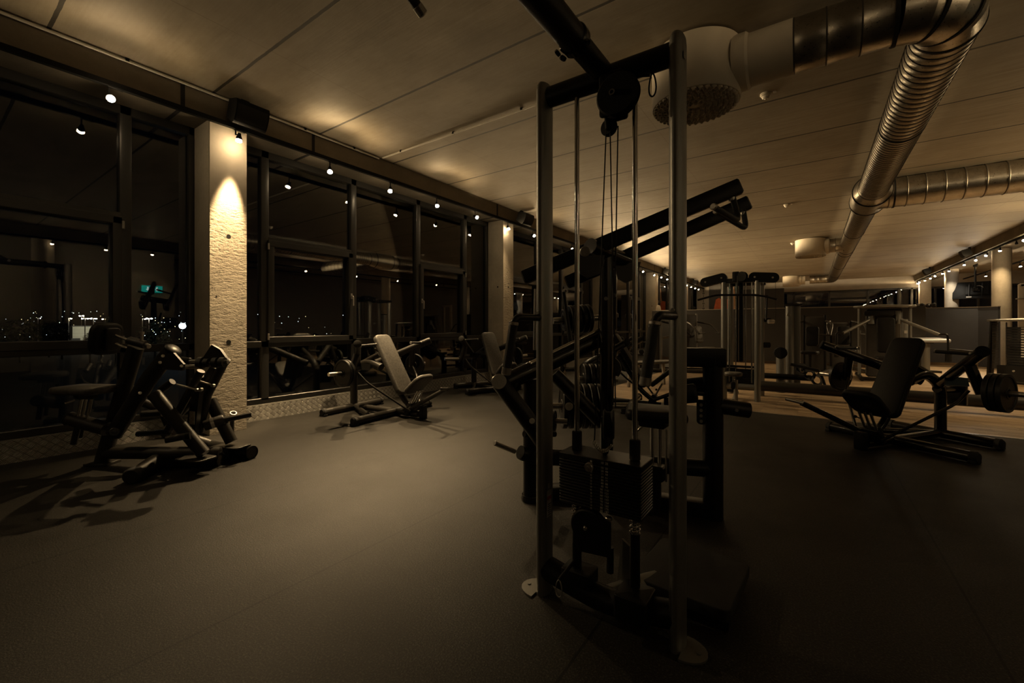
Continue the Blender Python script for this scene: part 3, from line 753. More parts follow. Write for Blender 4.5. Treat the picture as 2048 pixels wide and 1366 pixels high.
# ---------------------------------------------------------------- plate-loaded pulldown behind the cable station
def pulldown():
    t = thing('plate_loaded_pulldown', 'large black plate loaded pulldown machine with two raised lever arms behind the cable station', 'gym machine', (-1.05, 2.75, 0))
    W = dict(parent=t, world=True)
    # right post with its head, knee rollers and stub
    q = at(1426, 1035, 2.63); q.z = 0
    ex = V((.929, .37, 0)).normalized(); ey = V((-ex.y, ex.x, 0))
    def L(x, y, z): return q + ex*x + ey*y + V((0, 0, z))
    MB().tube([L(0, 0, 0), L(0, 0, 1.0)], .058, 28).obj('rear_post', M_BLACK, **W)
    MB().beam(L(-.20, 0, .985), L(.065, 0, .985), .115, .115).obj('post_head', M_BLACK, **W)
    MB().pad(frame(L(-.20, -.02, .90), ex, (0, 0, 1)), .15, .31, .03, .05, .006).obj('thigh_plate', M_BLACK, **W)
    MB().tube([L(.02, 0, .69), L(.205, .02, .665)], .047, 22).obj('stub_tube', M_BLACK, **W)
    MB().cyl(L(.12, -.05, .675), L(.12, -.056, .675), .011, n=6).obj('bolt', M_STEEL, **W)
    MB().pad(frame(L(-.075, -.045, .655), (-.2, -1, 0), (0, 0, 1)), .055, .15, .012, .02, .002).obj('adjuster_plate', M_BLACK, **W)
    for i in range(4): MB().cyl(L(-.078, -.054, .60+.033*i), L(-.078, -.056, .60+.033*i), .010).obj('adjuster_hole', M_STEEL, **W)
    for s in (0, 1):
        a = L(-.235+.09*s, -.12+.20*s, .765+.02*s); b = a+V((.12, .02, .02))
        MB().lathe(a, b-a, [(0, 0), (0, .045), (.012, .056), (.11, .056), (.122, .045), (.122, 0)], 26).obj('knee_roller', M_VINYL2, **W)
    MB().tube([L(-.24, -.02, .775), L(0, 0, .76)], .018).obj('roller_bar', M_BLACK, **W)
    MB().tube([L(.0, 0, .30), L(-1.12, .0, .30)], .052, 22).obj('lower_rail', M_BLACK, **W)
    # left post, peg and ring
    p = at(1061, 995, 2.895); p.z = 0
    MB().tube([p, p+V((0, 0, .82))], .05, 24).obj('front_post', M_BLACK, **W)
    MB().lathe(p, (0, 0, 1), [(0, 0), (0, .062), (.02, .066), (.04, .06), (.04, 0)], 28).obj('foot_ring', M_GLOSS, **W)
    c = at(1042, 905, 2.86)
    MB().lathe(at(1052, 908, 2.88), c-at(1052, 908, 2.88), [(0, .05), (.03, .05), (.05, .045), (.05, 0)], 24).obj('peg_collar', M_BLACK, **W)
    MB().cyl(at(1030, 903, 2.84), at(989, 886, 2.74), .0165).obj('storage_peg', M_STEEL, **W)
    MB().tube([at(1048, 868, 2.80), at(1110, 868, 2.95)], .02).obj('cross_tube', M_BLACK, **W)
    # mast and pivot
    m = at(1213, 905, 2.93); m.z = 0
    top = at(1213, 512, 2.93)
    MB().tube([m, V((m.x, m.y, top.z))], .044, 28).obj('mast', M_GLOSS, **W)
    MB().cyl(at(1212, 597, 2.88), at(1212, 597, 2.875), .013).obj('mast_badge', M_STEEL, **W)
    MB().beam(m+V((-.25, -.1, .05)), L(0, 0, .05), .10, .09).obj('base_rail', M_BLACK, **W)
    MB().beam(m+V((-.02, 0, .05)), p+V((0, 0, .05)), .10, .09).obj('base_rail', M_BLACK, **W)
    pa, pb = at(1180, 492, 2.80), at(1258, 524, 3.12)
    MB().tube([pa, pb], .052, 26).obj('pivot_axle', M_GLOSS, **W)
    # lever arms
    def arm(a, b, r, nm):
        return MB().beam(a, b, .06, .098, V((0, 0, 1)), .010).obj(nm, M_BLACK, **W)
    a1, a2 = at(1046, 556, 2.98), at(1481, 372, 2.66)
    arm(a1, a2, .046, 'lever_arm')
    b1, b2 = at(1132, 566, 3.22), at(1498, 405, 2.98)
    arm(b1, b2, .046, 'lever_arm')
    for c0, d0 in (((1170, 503), 2.83),):
        MB().cyl(at(*c0, d0-.05), at(*c0, d0-.065), .034, n=26).obj('pivot_cap', M_STEEL, **W)
    MB().prism([(-.09, .02), (.10, .03), (.07, -.09), (-.01, -.12), (-.06, -.09)], frame(at(1178, 520, 2.80), -FW, (0, 0, 1)), 0, .02).obj('pivot_plate', M_BLACK, **W)
    MB().prism([(-.09, .02), (.10, .03), (.07, -.09), (-.01, -.12), (-.06, -.09)], frame(at(1252, 533, 3.06), -FW, (0, 0, 1)), 0, .02).obj('pivot_plate', M_BLACK, **W)
    # angled hand grips under the arm ends
    for e, f2, g2, dd in (((1464, 388), (1478, 444), (1428, 414), 2.67), ((1486, 418), (1493, 459), (1433, 423), 2.95)):
        a = at(*e, dd); b = at(*f2, dd-.02); c2 = at(*g2, dd-.20)
        pts = bend([a, b, c2], .06, 6)
        hdl = MB().tube(pts, .0175, 16).obj('hand_grip', M_GRIP, **W)
        MB().cyl(a+V((0, 0, -.02)), a+V((.002, 0, -.045)), .021).obj('grip_ring', M_STEEL, **W)
        v = (pts[-1]-pts[-2]).normalized()
        MB().cyl(c2-v*.004, c2+v*.014, .0195).obj('grip_end', M_STEEL, **W)
    # links from the arm tails down to the loading carriage
    MB().tube([at(1127, 585, 3.14), at(1143, 700, 3.04)], .016, 12).obj('link_rod', M_BLACK, **W)
    MB().lathe(at(1130, 583, 3.19), -FW, [(0, .012), (.0, .022), (.02, .022), (.02, .012)], 18).obj('rod_eye', M_STEEL, **W)
    MB().tube([at(1072, 578, 2.98), at(1070, 700, 3.0)], .014, 12).obj('link_rod', M_STEEL, **W)
    # carriage beams with a bright upper edge
    MB().tube([at(1003, 768, 2.78), at(1212, 672, 3.06)], .052, 24, ry=.06).obj('carriage_beam', M_GLOSS, **W)
    MB().tube([at(1060, 727, 2.74), at(1207, 655, 2.98)], .012, 12).obj('carriage_rail', M_CHROME, **W)
    MB().tube([at(1000, 765, 2.74), at(1072, 862, 2.70), at(1086, 884, 2.72)], .048, 24, ry=.055).obj('swing_arm', M_BLACK, **W)
    MB().tube([at(1108, 748, 3.02), at(1205, 846, 2.98)], .046, 24, ry=.05).obj('swing_arm', M_BLACK, **W)
    MB().cyl(at(998, 763, 2.70), at(998, 763, 2.68), .048, n=30).obj('pivot_cap', M_STEEL, **W)
    MB().cyl(at(1026, 770, 2.86), at(1018, 764, 2.78), .06, n=26).obj('pivot_hub', M_BLACK, **W)
    MB().cyl(at(1064, 842, 2.66), at(1064, 842, 2.65), .018).obj('bolt', M_STEEL, **W)
    MB().cyl(at(1138, 813, 2.78), at(1138, 813, 2.77), .026).obj('bolt', M_STEEL, **W)
    # seat
    s0 = at(1309, 826, 2.62)
    MB().pad(Matrix.Translation(s0) @ Matrix.Rotation(.38, 4, 'Z') @ Matrix.Rotation(.04, 4, 'Y'), .36, .30, .065, .05, .025, taper=.9, crown=.006).obj('seat', M_VINYL2, **W)
    MB().box(s0+V((0, 0, -.055)), (.16, .14, .05), e=.01).obj('seat_bracket', M_BLACK, **W)
    for dx in (-.014, .03): MB().tube([s0+V((dx, 0, -.06)), s0+V((dx, 0, -.40))], .0125, 14).obj('seat_post', M_CHROME, **W)
    MB().tube([s0+V((.075, -.02, -.09)), s0+V((.075, -.02, -.40))], .006, 10).obj('gas_strut', M_STEEL, **W)
    MB().tube(bend([s0+V((-.05, -.03, -.07)), s0+V((-.07, -.05, -.09)), s0+V((-.10, -.06, -.125))], .01), .007, 10).obj('seat_lever', M_STEEL, **W)
    MB().box(s0+V((.01, 0, -.36)), (.11, .09, .09), e=.01).obj('post_socket', M_BLACK, **W)
    MB().tube([s0+V((.01, 0, -.34)), s0+V((.01, 0, -.60))], .03, 18).obj('seat_column', M_BLACK, **W)
    # loading horns
    h1 = at(1132, 640, 3.22); ax = V((.62, .62, .06)).normalized()
    MB().tube([h1-ax*.10, h1+ax*.30], .024, 16).obj('loading_horn', M_STEEL, **W)
    h2 = at(1122, 812, 3.28); ax2 = V((.75, .55, 0)).normalized()
    MB().tube([h2-ax2*.10, h2+ax2*.52], .024, 16).obj('loading_horn', M_STEEL, **W)
    h3 = at(1165, 758, 3.66)
    MB().tube([h3-ax2*.05, h3+ax2*.30], .024, 16).obj('loading_horn', M_STEEL, **W)
    h4 = at(1080, 840, 3.12); ax4 = V((.8, .3, 0)).normalized()
    MB().tube([h4-ax4*.05, h4+ax4*.2], .02, 16).obj('loading_horn', M_STEEL, **W)
    nm = ['first', 'second', 'third', 'fourth', 'fifth', 'sixth', 'seventh', 'eighth', 'ninth', 'tenth']
    for i in range(5): weight(h1+ax*(-.01+.045*i), ax, .082 if i == 0 else .108, .03, 'black weight plate on the upper horn of the pulldown machine, %s from the front' % nm[i], 'plates on the upper horn')
    for i in range(7): weight(h2+ax2*(.02+.052*i), ax2, .17, .036, 'large black weight plate on the lower storage horn, %s from the front' % nm[i], 'plates on the lower storage horn')
    for i in range(4): weight(h3+ax2*(.02+.05*i), ax2, .13, .034, 'black weight plate on the middle horn behind the mast, %s from the front' % nm[i], 'plates on the middle horn')
    for i in range(3): weight(h4+ax4*(.02+.04*i), ax4, .075, .03, 'small black weight plate beside the left grey upright, %s from the front' % nm[i], 'small plates on the low horn')
    return t
pulldown()
# ---------------------------------------------------------------- plate-loaded incline presses
# local frame: +y is the way the user faces, +x the user's right, origin on the floor under the front cross tube
def press(loc, th, label, mats=(M_GLOSS, M_VINYL), half=.66, plates=(3, 1), words=('', ''), grp='incline press machines', hand=True):
    FR, PD = mats
    t = thing('incline_press_machine', label, 'gym machine', loc, th, grp)
    def cross(y, h, r=.047):
        b = MB().tube([(-h+.03, y, r+.004), (h-.03, y, r+.004)], r, 22).obj('cross_tube', FR, t)
        for s in (-1, 1):
            MB().lathe((s*(h-.04), y, r+.004), (s, 0, 0), [(0, r+.001), (0, r+.006), (.035, r+.006), (.05, r-.008), (.052, 0)], 24).box((s*(h-.02), y, .015), (.05, 2*r+.012, .03), e=.006).obj('end_cap', M_RUBBER, b)
    cross(0, half); cross(-.77, half*.74)
    MB().tube([(0, -.77, .055), (0, .02, .055), (0, .40, .05)], .04, 20).obj('spine_tube', FR, t)
    MB().tube([(0, -.75, .06), (.42, -.02, .06)], .03, 18).obj('brace', FR, t)
    MB().pad(Matrix.Translation((0, .47, .085)), .10, .06, .17, .015, .008).obj('front_foot', M_BLACK, t)
    # mast and inclined main tube
    MB().tube(bend([(0, -.77, .06), (0, -.77, .56), (0, -.50, .70), (0, -.25, .62)], .12), .05, 22).obj('mast', FR, t)
    MB().tube([(0, -.70, .52), (0, -1.02, .50)], .038, 18).pad(Matrix.Translation((0, -1.06, .47)), .16, .05, .26, .012, .006).obj('rear_bracket', FR, t)
    MB().tube([(0, -.62, .66), (0, -.28, .80)], .032, 18).obj('back_support', FR, t)
    MB().tube(bend([(0, -.20, .74), (0, .12, .24), (0, .30, .10)], .1), .034, 18).obj('seat_rail', FR, t)
    # back pad and seat
    a, b = V((0, .19, .30)), V((0, -.26, 1.05))
    d = (b-a).normalized(); nrm = V((1, 0, 0)).cross(d)*-1.0
    M = Matrix(((1, 0, 0, 0), (0, 0, 0, 0), (0, 0, 0, 0), (0, 0, 0, 1)))
    n = V((1, 0, 0)).cross(d)
    c = (a+b)/2
    M = Matrix(((1, d.x, n.x, c.x), (0, d.y, n.y, c.y), (0, d.z, n.z, c.z), (0, 0, 0, 1)))
    s = n.y > 0
    bp = MB().pad(M, .30, (b-a).length, .07, .07, .022, taper=.93, crown=.004 if s else 0).obj('back_pad', PD, t)
    a2, b2 = V((0, .27, .325)), V((0, .53, .55)); d2 = (b2-a2).normalized(); n2 = V((1, 0, 0)).cross(d2)
    c2 = (a2+b2)/2
    M2 = Matrix(((1, d2.x, n2.x, c2.x), (0, d2.y, n2.y, c2.y), (0, d2.z, n2.z, c2.z), (0, 0, 0, 1)))
    MB().pad(M2, .33, .35, .06, .10, .022, crown=.004).obj('seat', M_VINYL2 if PD is M_VINYL2 else PD, t)
    for sx in (-.05, .0, .05):
        MB().tube([(sx, .42, .36), (sx, .27, .09)], .0125, 14).obj('seat_post', M_CHROME, t)
    MB().pad(Matrix.Translation((0, .28, .12)) @ Matrix.Rotation(-.5, 4, 'X'), .15, .07, .16, .012, .006).obj('seat_carriage', M_BLACK, t)
    MB().lathe((.085, .34, .27), (1, .2, .3), [(0, .006), (.03, .006), (.03, .014), (.05, .014), (.052, 0)], 14).obj('adjuster_knob', M_SPK, t)
    # two splayed levers with grips, loading legs, horns and link rods
    for k, sx in enumerate((-1, 1)):
        P0, P1 = V((sx*.08, -.62, .60)), V((sx*.66, .03, .96))
        dr = (P1-P0).normalized()
        lv = MB().tube([P0, P1], .042, 22, ry=.05).obj('lever_arm', FR, t)
        MB().lathe(P1, dr, [(0, .043), (.0, .047), (.02, .047), (.024, .03), (.024, 0)], 22).obj('arm_cap', M_SPK if FR is not M_BROWN else M_BROWN, lv)
        h0 = P1-dr*.10+V((0, 0, .012)); h1 = h0+V((-sx*.27, .02, .01))
        g = MB().tube([h0, h1], .0165, 14).obj('hand_grip', M_GRIP, t)
        MB().cyl(h0+(h1-h0)*.12, h0+(h1-h0)*.18, .019).obj('grip_ring', M_STEEL, g)
        MB().cyl(h1, h1+(h1-h0).normalized()*.012, .019).obj('grip_end', M_STEEL, g)
        Q0 = P0.lerp(P1, .72)-V((0, 0, .02)); Q1 = V((sx*.56, -.20, .58))
        MB().tube([Q0, Q1], .042, 20).obj('loading_leg', FR, t)
        H0, H1 = Q1+V((-sx*.04, 0, .02)), Q1+V((sx*.30, -.02, .03))
        MB().tube([H0, H1], .0235, 16).obj('loading_horn', M_STEEL, t)
        MB().lathe(Q1+V((sx*.03, 0, .022)), (sx, 0, 0), [(0, .024), (0, .05), (.012, .05), (.012, .024)], 24).obj('horn_collar', FR, t)
        rp = bend([Q1+V((-sx*.06, .06, .02)), Q1+V((-sx*.10, .17, -.10)), V((sx*.10, .34, .10))], .06)
        MB().tube(rp, .013, 12).obj('link_rod', FR, t)
        MB().prism([(-.05, -.04), (.16, -.05), (.16, .03), (-.02, .05)], frame((sx*.22, -.44, .64), (sx*.6, .3, .2), (0, 0, 1)), 0, .014).obj('lever_gusset', M_BLACK, t)
    # start-assist pedal
    e = V((.20, .98, .44))
    MB().tube([(.06, .30, .12), e], .026, 18).obj('pedal_arm', FR, t)
    MB().cyl(e+V((-.02, 0, 0)), e+V((.14, .03, .02)), .017).obj('pedal', M_STEEL if FR is M_GLOSS else FR, t)
    M3 = rotz(th, loc)
    for k, sx in enumerate((-1, 1)):
        ax = M3.to_3x3() @ V((sx*.34, -.02, .01)).normalized()
        for i in range(plates[k]):
            o = M3 @ (V((sx*.52, -.20, .60))+V((sx*.34, -.02, .01))*((.105+.042*i)/.34))
            weight(o, ax, .165, .034, 'weight plate on the %s horn of %s%s' % (('left', 'right')[k], words[0], (', %s along' % ['first', 'second', 'third'][i]) if plates[k] > 1 else ''), 'plates on %s' % words[0])
    return t
press((.66, 5.63, 0), math.radians(144.2), 'black incline press machine on the right with dark pad and three plates', (M_GLOSS, M_VINYL2), .62, (3, 1), ('the right incline press', ''))
press((-4.5, 3.74, 0), math.radians(-83), 'bronze incline press with light grey pad by the window after the first column', (M_BROWN, M_VINYL), .70, (1, 2), ('the incline press by the window', ''))
press((-4.62, 6.05, 0), math.radians(-112), 'incline press with grey back pad in front of the second concrete column', (M_BROWN, M_VINYL), .55, (1, 0), ('the incline press at the second column', ''))
press((-2.15, 6.15, 0), math.radians(-80), 'dark incline press machine half hidden behind the pulldown machine', (M_GLOSS, M_VINYL2), .62, (1, 1), ('the half hidden incline press', ''))

# ---------------------------------------------------------------- seated row at the far left
def row_machine():
    t = thing('plate_loaded_row', 'dark bronze plate loaded seated row machine at the left in front of the window', 'gym machine', (-4.25, 1.35, 0))
    W = dict(parent=t, world=True); B = M_BROWN
    def tb(nm, pts, r, ry=None, mat=B, rad=0): 
        return MB().tube(bend(pts, rad) if rad else pts, r, 22, ry=ry).obj(nm, mat, **W)
    # feet
    n0, n1, n2 = ground(441, 918, .055), ground(322, 921, .055), ground(268, 950, .055)
    f = tb('front_foot_tube', [n0, n1, n2], .055)
    v = (n0-n1).normalized()
    MB().lathe(n0, v, [(-.02, .056), (-.02, .058), (.004, .058), (.004, .048), (-.03, .046), (-.03, 0)], 26).obj('open_end', M_BLACK, f, world=False)
    MB().lathe(n2, (n2-n1), [(-.02, .056), (-.02, .061), (.03, .061), (.045, .05), (.045, 0)], 26).obj('rubber_cap', M_RUBBER, f, world=False)
    g0, g1 = ground(504, 905, .055), ground(420, 893, .055)
    f2 = tb('rear_foot_tube', [g0, g1, at(385, 880, 3.9)], .055)
    MB().lathe(g0, (g0-g1), [(-.02, .056), (-.02, .058), (.004, .058), (.004, .048), (-.03, .046), (-.03, 0)], 26).obj('open_end', M_BLACK, f2, world=False)
    for ff in (f, f2):
        for c in kids(ff): c.matrix_parent_inverse = Matrix.Translation((4.25, -1.35, 0))
    for pt in (at(392, 913, 3.43), at(465, 890, 3.78)):
        MB().pad(Matrix.Translation((pt.x, pt.y, .118)) @ Matrix.Rotation(.35, 4, 'Z'), .26, .17, .014, .03, .003).obj('foot_plate', B, **W)
    MB().pad(Matrix.Translation((*ground(452, 901, .06).xy, .058)) @ Matrix.Rotation(.35, 4, 'Z'), .2, .15, .10, .01, .006).obj('foot_box', M_BLACK, **W)
    # longitudinal base tube
    r0 = ground(205, 928, 0)
    tb('base_tube', [V((r0.x+.06, r0.y+.02, .10)), at(352, 906, 3.52), at(440, 906, 3.60)], .05)
    MB().pad(Matrix.Translation((r0.x, r0.y, .012)) @ Matrix.Rotation(.6, 4, 'Z'), .2, .16, .024, .02, .004).obj('base_plate', B, **W)
    # leaning chest-pad post and the main boom
    p_top = at(272, 694, 3.56)
    tb('pad_post', [r0+V((0, 0, .02)), p_top], .052, .062)
    tb('main_boom', [at(228, 868, 3.50), at(302, 752, 3.46), at(345, 700, 3.44)], .055, .062)
    MB().lathe(at(345, 700, 3.44), at(345, 700, 3.44)-at(302, 752, 3.46), [(0, .06), (.01, .062), (.02, .05), (.022, 0)], 24).obj('boom_cap', M_BLACK, **W)
    tb('front_leg', [at(308, 788, 3.44), at(408, 908, 3.42)], .047, .05)
    tb('far_leg', [at(420, 800, 3.78), at(463, 884, 3.78)], .045, .05)
    tb('far_boom', [at(352, 830, 3.70), at(410, 770, 3.76), at(432, 735, 3.78)], .045)
    MB().cyl(at(229, 864, 3.44), at(229, 864, 3.42), .036, n=28).cyl(at(229, 864, 3.42), at(229, 864, 3.41), .016).obj('pivot_cap', M_BLACK, **W)
    MB().cyl(at(280, 786, 3.42), at(280, 786, 3.41), .012).obj('bolt', M_STEEL, **W)
    # seat on its arm
    sx = at(171, 779, 3.50)
    ang = math.radians(28)
    MB().pad(Matrix.Translation(sx) @ Matrix.Rotation(ang, 4, 'Z'), .40, .28, .06, .06, .022, crown=.005).obj('seat', M_VINYL, **W)
    MB().box(sx+V((0, 0, -.05)), (.16, .12, .04), e=.008).obj('seat_bracket', M_BLACK, **W)
    for a, b in (((164, 796), (156, 832)), ((172, 798), (164, 834)), ((183, 798), (174, 836))):
        MB().tube([at(*a, 3.50), at(*b, 3.50)], .0115, 12).obj('seat_post', M_CHROME, **W)
    tb('seat_arm', [at(142, 838, 3.52), at(215, 858, 3.50)], .055)
    MB().lathe(at(142, 838, 3.52), at(142, 838, 3.52)-at(215, 858, 3.50), [(0, .05), (.012, .058), (.024, .05), (.026, 0)], 24).obj('arm_cap', M_RUBBER, **W)
    tb('post_stub', [at(156, 850, 3.5), at(147, 888, 3.5)], .022); tb('post_stub', [at(166, 850, 3.56), at(161, 875, 3.56)], .016)
    MB().tube([at(150, 800, 3.46), at(130, 807, 3.42)], .008, 10).obj('seat_lever', M_STEEL, **W)
    # chest pad with its two chrome rods
    cp = at(212, 677, 3.56); ax = V((-.83, -.5, .12)).normalized()
    MB().pad(frame(cp, ax, (0, 0, 1)), .25, .27, .075, .08, .028).obj('chest_pad', M_VINYL2, **W)
    MB().pad(frame(cp-ax*.05, ax, (0, 0, 1)), .12, .19, .03, .03, .008).obj('pad_backing', M_BLACK, **W)
    for dz in (0, -.07):
        a = at(232, 671, 3.55)+V((0, 0, dz)); b = at(262, 682, 3.55)+V((0, 0, dz))
        MB().tube([a, b], .012, 12).obj('pad_rod', M_CHROME, **W)
    tb('rod_sleeve', [at(259, 681, 3.53), at(292, 690, 3.53)], .034)
    MB().cyl(at(292, 690, 3.52), at(298, 693, 3.5), .018).obj('bolt', M_STEEL, **W)
    MB().tube([at(284, 668, 3.52), at(283, 684, 3.52)], .011, 12).lathe(at(284, 668, 3.52), (0, 0, 1), [(0, 0), (0, .016), (.018, .016), (.02, 0)], 14).obj('pop_pin', M_STEEL, **W)
    # pulling levers, links and grips
    MB().prism([(-.09, .07), (.02, .09), (.10, .0), (.09, -.05), (-.07, -.04)], frame(at(346, 728, 3.40), (FW*-1+V((0, 0, .0))), (0, 0, 1)), 0, .022).obj('lever_plate', B, **W)
    for q in ((326, 712), (320, 725), (363, 732)): MB().cyl(at(*q, 3.38), at(*q, 3.37), .012).obj('bolt', M_STEEL, **W)
    tb('grip_rod', [at(367, 734, 3.44), at(400, 733, 3.46)], .018, None, M_STEEL)
    tb('upper_rod', [at(378, 722, 3.60), at(402, 724, 3.58)], .014, None, M_STEEL)
    MB().cyl(at(362, 719, 3.62), at(380, 722, 3.60), .026).obj('rod_end', M_BLACK, **W)
    for i, (px, r) in enumerate(((402, .048), (414, .036), (432, .044), (445, .040))):
        o = at(px, 726-(px-402)*.03, 3.48); MB().lathe(o, RT, [(-.018, 0), (-.018, r), (.018, r), (.018, 0)], 24).obj('roller', M_BROWN, **W)
    tb('roller_axle', [at(396, 727, 3.48), at(456, 724, 3.5)], .016, None, M_STEEL)
    MB().prism([(-.10, -.03), (.0, .12), (.07, .08), (.14, -.02), (.11, -.06), (.02, .0)], frame(at(428, 718, 3.54), -FW, (0, 0, 1)), 0, .03).obj('grip_bracket', B, **W)
    tb('far_lever', [at(402, 742, 3.58), at(330, 872, 3.62)], .03)
    tb('far_lever', [at(452, 718, 3.66), at(415, 790, 3.70), at(398, 865, 3.70)], .034)
    MB().prism([(-.03, 0), (.05, 0), (.09, .36), (.03, .38)], frame(at(386, 868, 3.62), -FW, (0, 0, 1)), 0, .05).obj('link_housing', M_BLACK, **W)
    MB().box((0, 0, 0), (.045, .002, .11), frame(at(384, 836, 3.55), V((.1, 0, 1)), (FW))).obj('sticker', M_STICK, **W)
    tb('stub', [at(345, 763, 3.58), at(322, 780, 3.58)], .028); tb('stub', [at(404, 752, 3.70), at(394, 768, 3.70)], .026)
    tb('small_rod', [at(353, 769, 3.56), at(392, 779, 3.56)], .008, None, M_STEEL)
    tb('small_rod', [at(388, 759, 3.62), at(430, 772, 3.66)], .008, None, M_STEEL)
    for q in ((386, 759), (394, 780), (402, 779), (426, 771)): MB().lathe(at(*q, 3.58), -FW, [(-.012, 0), (-.012, .014), (.012, .014), (.012, 0)], 14).obj('rod_eye', M_STEEL, **W)
    tb('shin_tube', [at(268, 798, 3.66), at(325, 820, 3.66), at(338, 850, 3.64)], .034)
    tb('cross_bar', [at(285, 828, 3.60), at(326, 826, 3.62)], .03)
    tb('foot_bar', [at(276, 868, 3.66), at(338, 864, 3.60)], .024, None, M_BLACK)
    # foot rests and loading horns
    a, b = at(331, 880, 3.30), at(374, 872, 3.36)
    MB().tube([a, b], .026, 18).obj('foot_rest', B, **W)
    MB().lathe(b, b-a, [(-.01, .03), (.02, .032), (.022, 0)], 20).obj('collar', M_BLACK, **W)
    c0, c1 = at(408, 852, 3.66), at(438, 842, 3.72)
    MB().lathe(c0, c1-c0, [(0, 0), (0, .042), (.01, .046), (.14, .046), (.15, .04)], 24).obj('horn_stop', B, **W)
    MB().lathe(c0, c1-c0, [(.05, .0465), (.05, .0475), (.075, .0475), (.075, .0465)], 24).obj('horn_band', M_STEEL, **W)
    MB().tube([c1, at(503, 829, 3.84)], .022, 18).obj('loading_horn', B, **W)
    MB().cyl(at(446, 841, 3.74), at(456, 839, 3.76), .03).obj('horn_collar', B, **W)
    return t
row_machine()
# ---------------------------------------------------------------- ventilation
ZD = 3.43
SEAMS = []
M_SEAM = simple('dark_duct_seam', (.10, .09, .075), .5, .6, .1, 40)
def ribbed(mb, a, b, r, step=.11, rib=.004):
    a, b = V(a), V(b); L = (b-a).length; n = max(2, int(L/step)); prof = []
    for i in range(n):
        h = L*i/n; prof += [(h, r), (h+.006, r+rib), (h+.014, r+rib), (h+.02, r)]
    prof.append((L, r))
    SEAMS.append((a, b, r+rib, n))
    return mb.lathe(a, b-a, prof, 44)
def gasket(o, axis, r, parent):
    return MB().lathe(o, axis, [(-.012, r), (-.012, r+.007), (.012, r+.007), (.012, r)], 44).obj('gasket', M_RUBBER, parent)
def vents():
    t = thing('ventilation_duct', 'long round galvanised spiral duct under the ceiling with side branches', 'ventilation duct', (.832, 4.13, ZD))
    X0, R = 0.0, .20
    d = lambda y: y-4.13
    ribbed(MB(), (-.95, 0, 0), (-.33, 0, 0), R, .16).obj('duct_section', M_DUCT, t)
    arc = [(-.34, 0, 0)]+[(-.34+.34*math.sin(math.radians(a)), .34-.34*math.cos(math.radians(a)), 0) for a in (0, 22.5, 45, 67.5, 90)]+[(0, .36, 0)]
    MB().tube(arc[1:], R+.004, 44, cap=False).obj('elbow', M_DUCT, t, angle=12)
    for a in (0, 30, 60, 90):
        A = math.radians(a); gasket((-.34+.34*math.sin(A), .34-.34*math.cos(A), 0), (math.cos(A), math.sin(A), 0), R+.004, t)
    ribbed(MB(), (0, .34, 0), (0, d(6.4), 0), R, .10).obj('duct_section', M_DUCT, t)
    gasket((0, d(6.4), 0), (0, 1, 0), R, t)
    ribbed(MB(), (0, d(6.4), 0), (0, d(9.0), 0), R, .075, .003).obj('duct_section', M_DUCT, t)
    MB().lathe((0, d(9.0), 0), (0, 1, 0), [(0, R), (.06, R+.004), (.10, .21), (.28, .262), (.98, .262), (1.2, .205), (1.28, R)], 44).obj('branch_piece', M_DUCT, t)
    for y, r in ((9.07, R), (9.28, .262), (9.98, .262), (10.24, R)): gasket((0, d(y), 0), (0, 1, 0), r, t)
    ribbed(MB(), (.0, d(9.62), 0), (3.34, d(9.62), 0), .245, .21, .006).obj('side_branch', M_DUCT, t)
    gasket((.30, d(9.62), 0), (1, 0, 0), .247, t)
    ribbed(MB(), (0, d(10.2), 0), (0, d(12.9), 0), R-.005, .09, .003).obj('duct_section', M_DUCT, t)
    gasket((0, d(12.9), 0), (0, 1, 0), R-.004, t)
    ribbed(MB(), (0, d(12.9), 0), (0, d(25.2), 0), R-.01, .14, .003).obj('duct_section', M_DUCT, t)
    for y in (15.6, 16.2, 19.6, 23.0): gasket((0, d(y), 0), (0, 1, 0), R-.008, t)
    arc = [(-.34+.34*math.cos(math.radians(a)), d(25.2)+.34*math.sin(math.radians(a)), 0) for a in (0, 22.5, 45, 67.5, 90)]
    MB().tube(arc, R-.005, 40, cap=False).obj('elbow', M_DUCT, t, angle=12)
    ribbed(MB(), (-.34, d(25.54), 0), (-.9, d(25.54), 0), R-.01, .14).obj('duct_section', M_DUCT, t)
    ribbed(MB(), (-.1, d(14.97), 0), (-.46, d(14.97), 0), R-.01, .14).obj('duct_section', M_DUCT, t)
    for a, b, r, n in SEAMS:
        sm = MB()
        u = (b-a).normalized(); L = (b-a).length
        for i in range(n): sm.lathe(a+u*(L*i/n+.0005), u, [(0, r-.005), (.0, r+.0012), (.010, r+.0012), (.010, r-.005)], 40)
        sm.obj('lock_seam', M_SEAM, t)
    for y in (5.6, 8.2, 12.4, 17.0, 21.5):   # hangers
        MB().tube([(0, d(y), R-.01), (0, d(y), CEIL-ZD)], .006, 8).obj('hanger', M_STEEL, t)
    return t
vents()
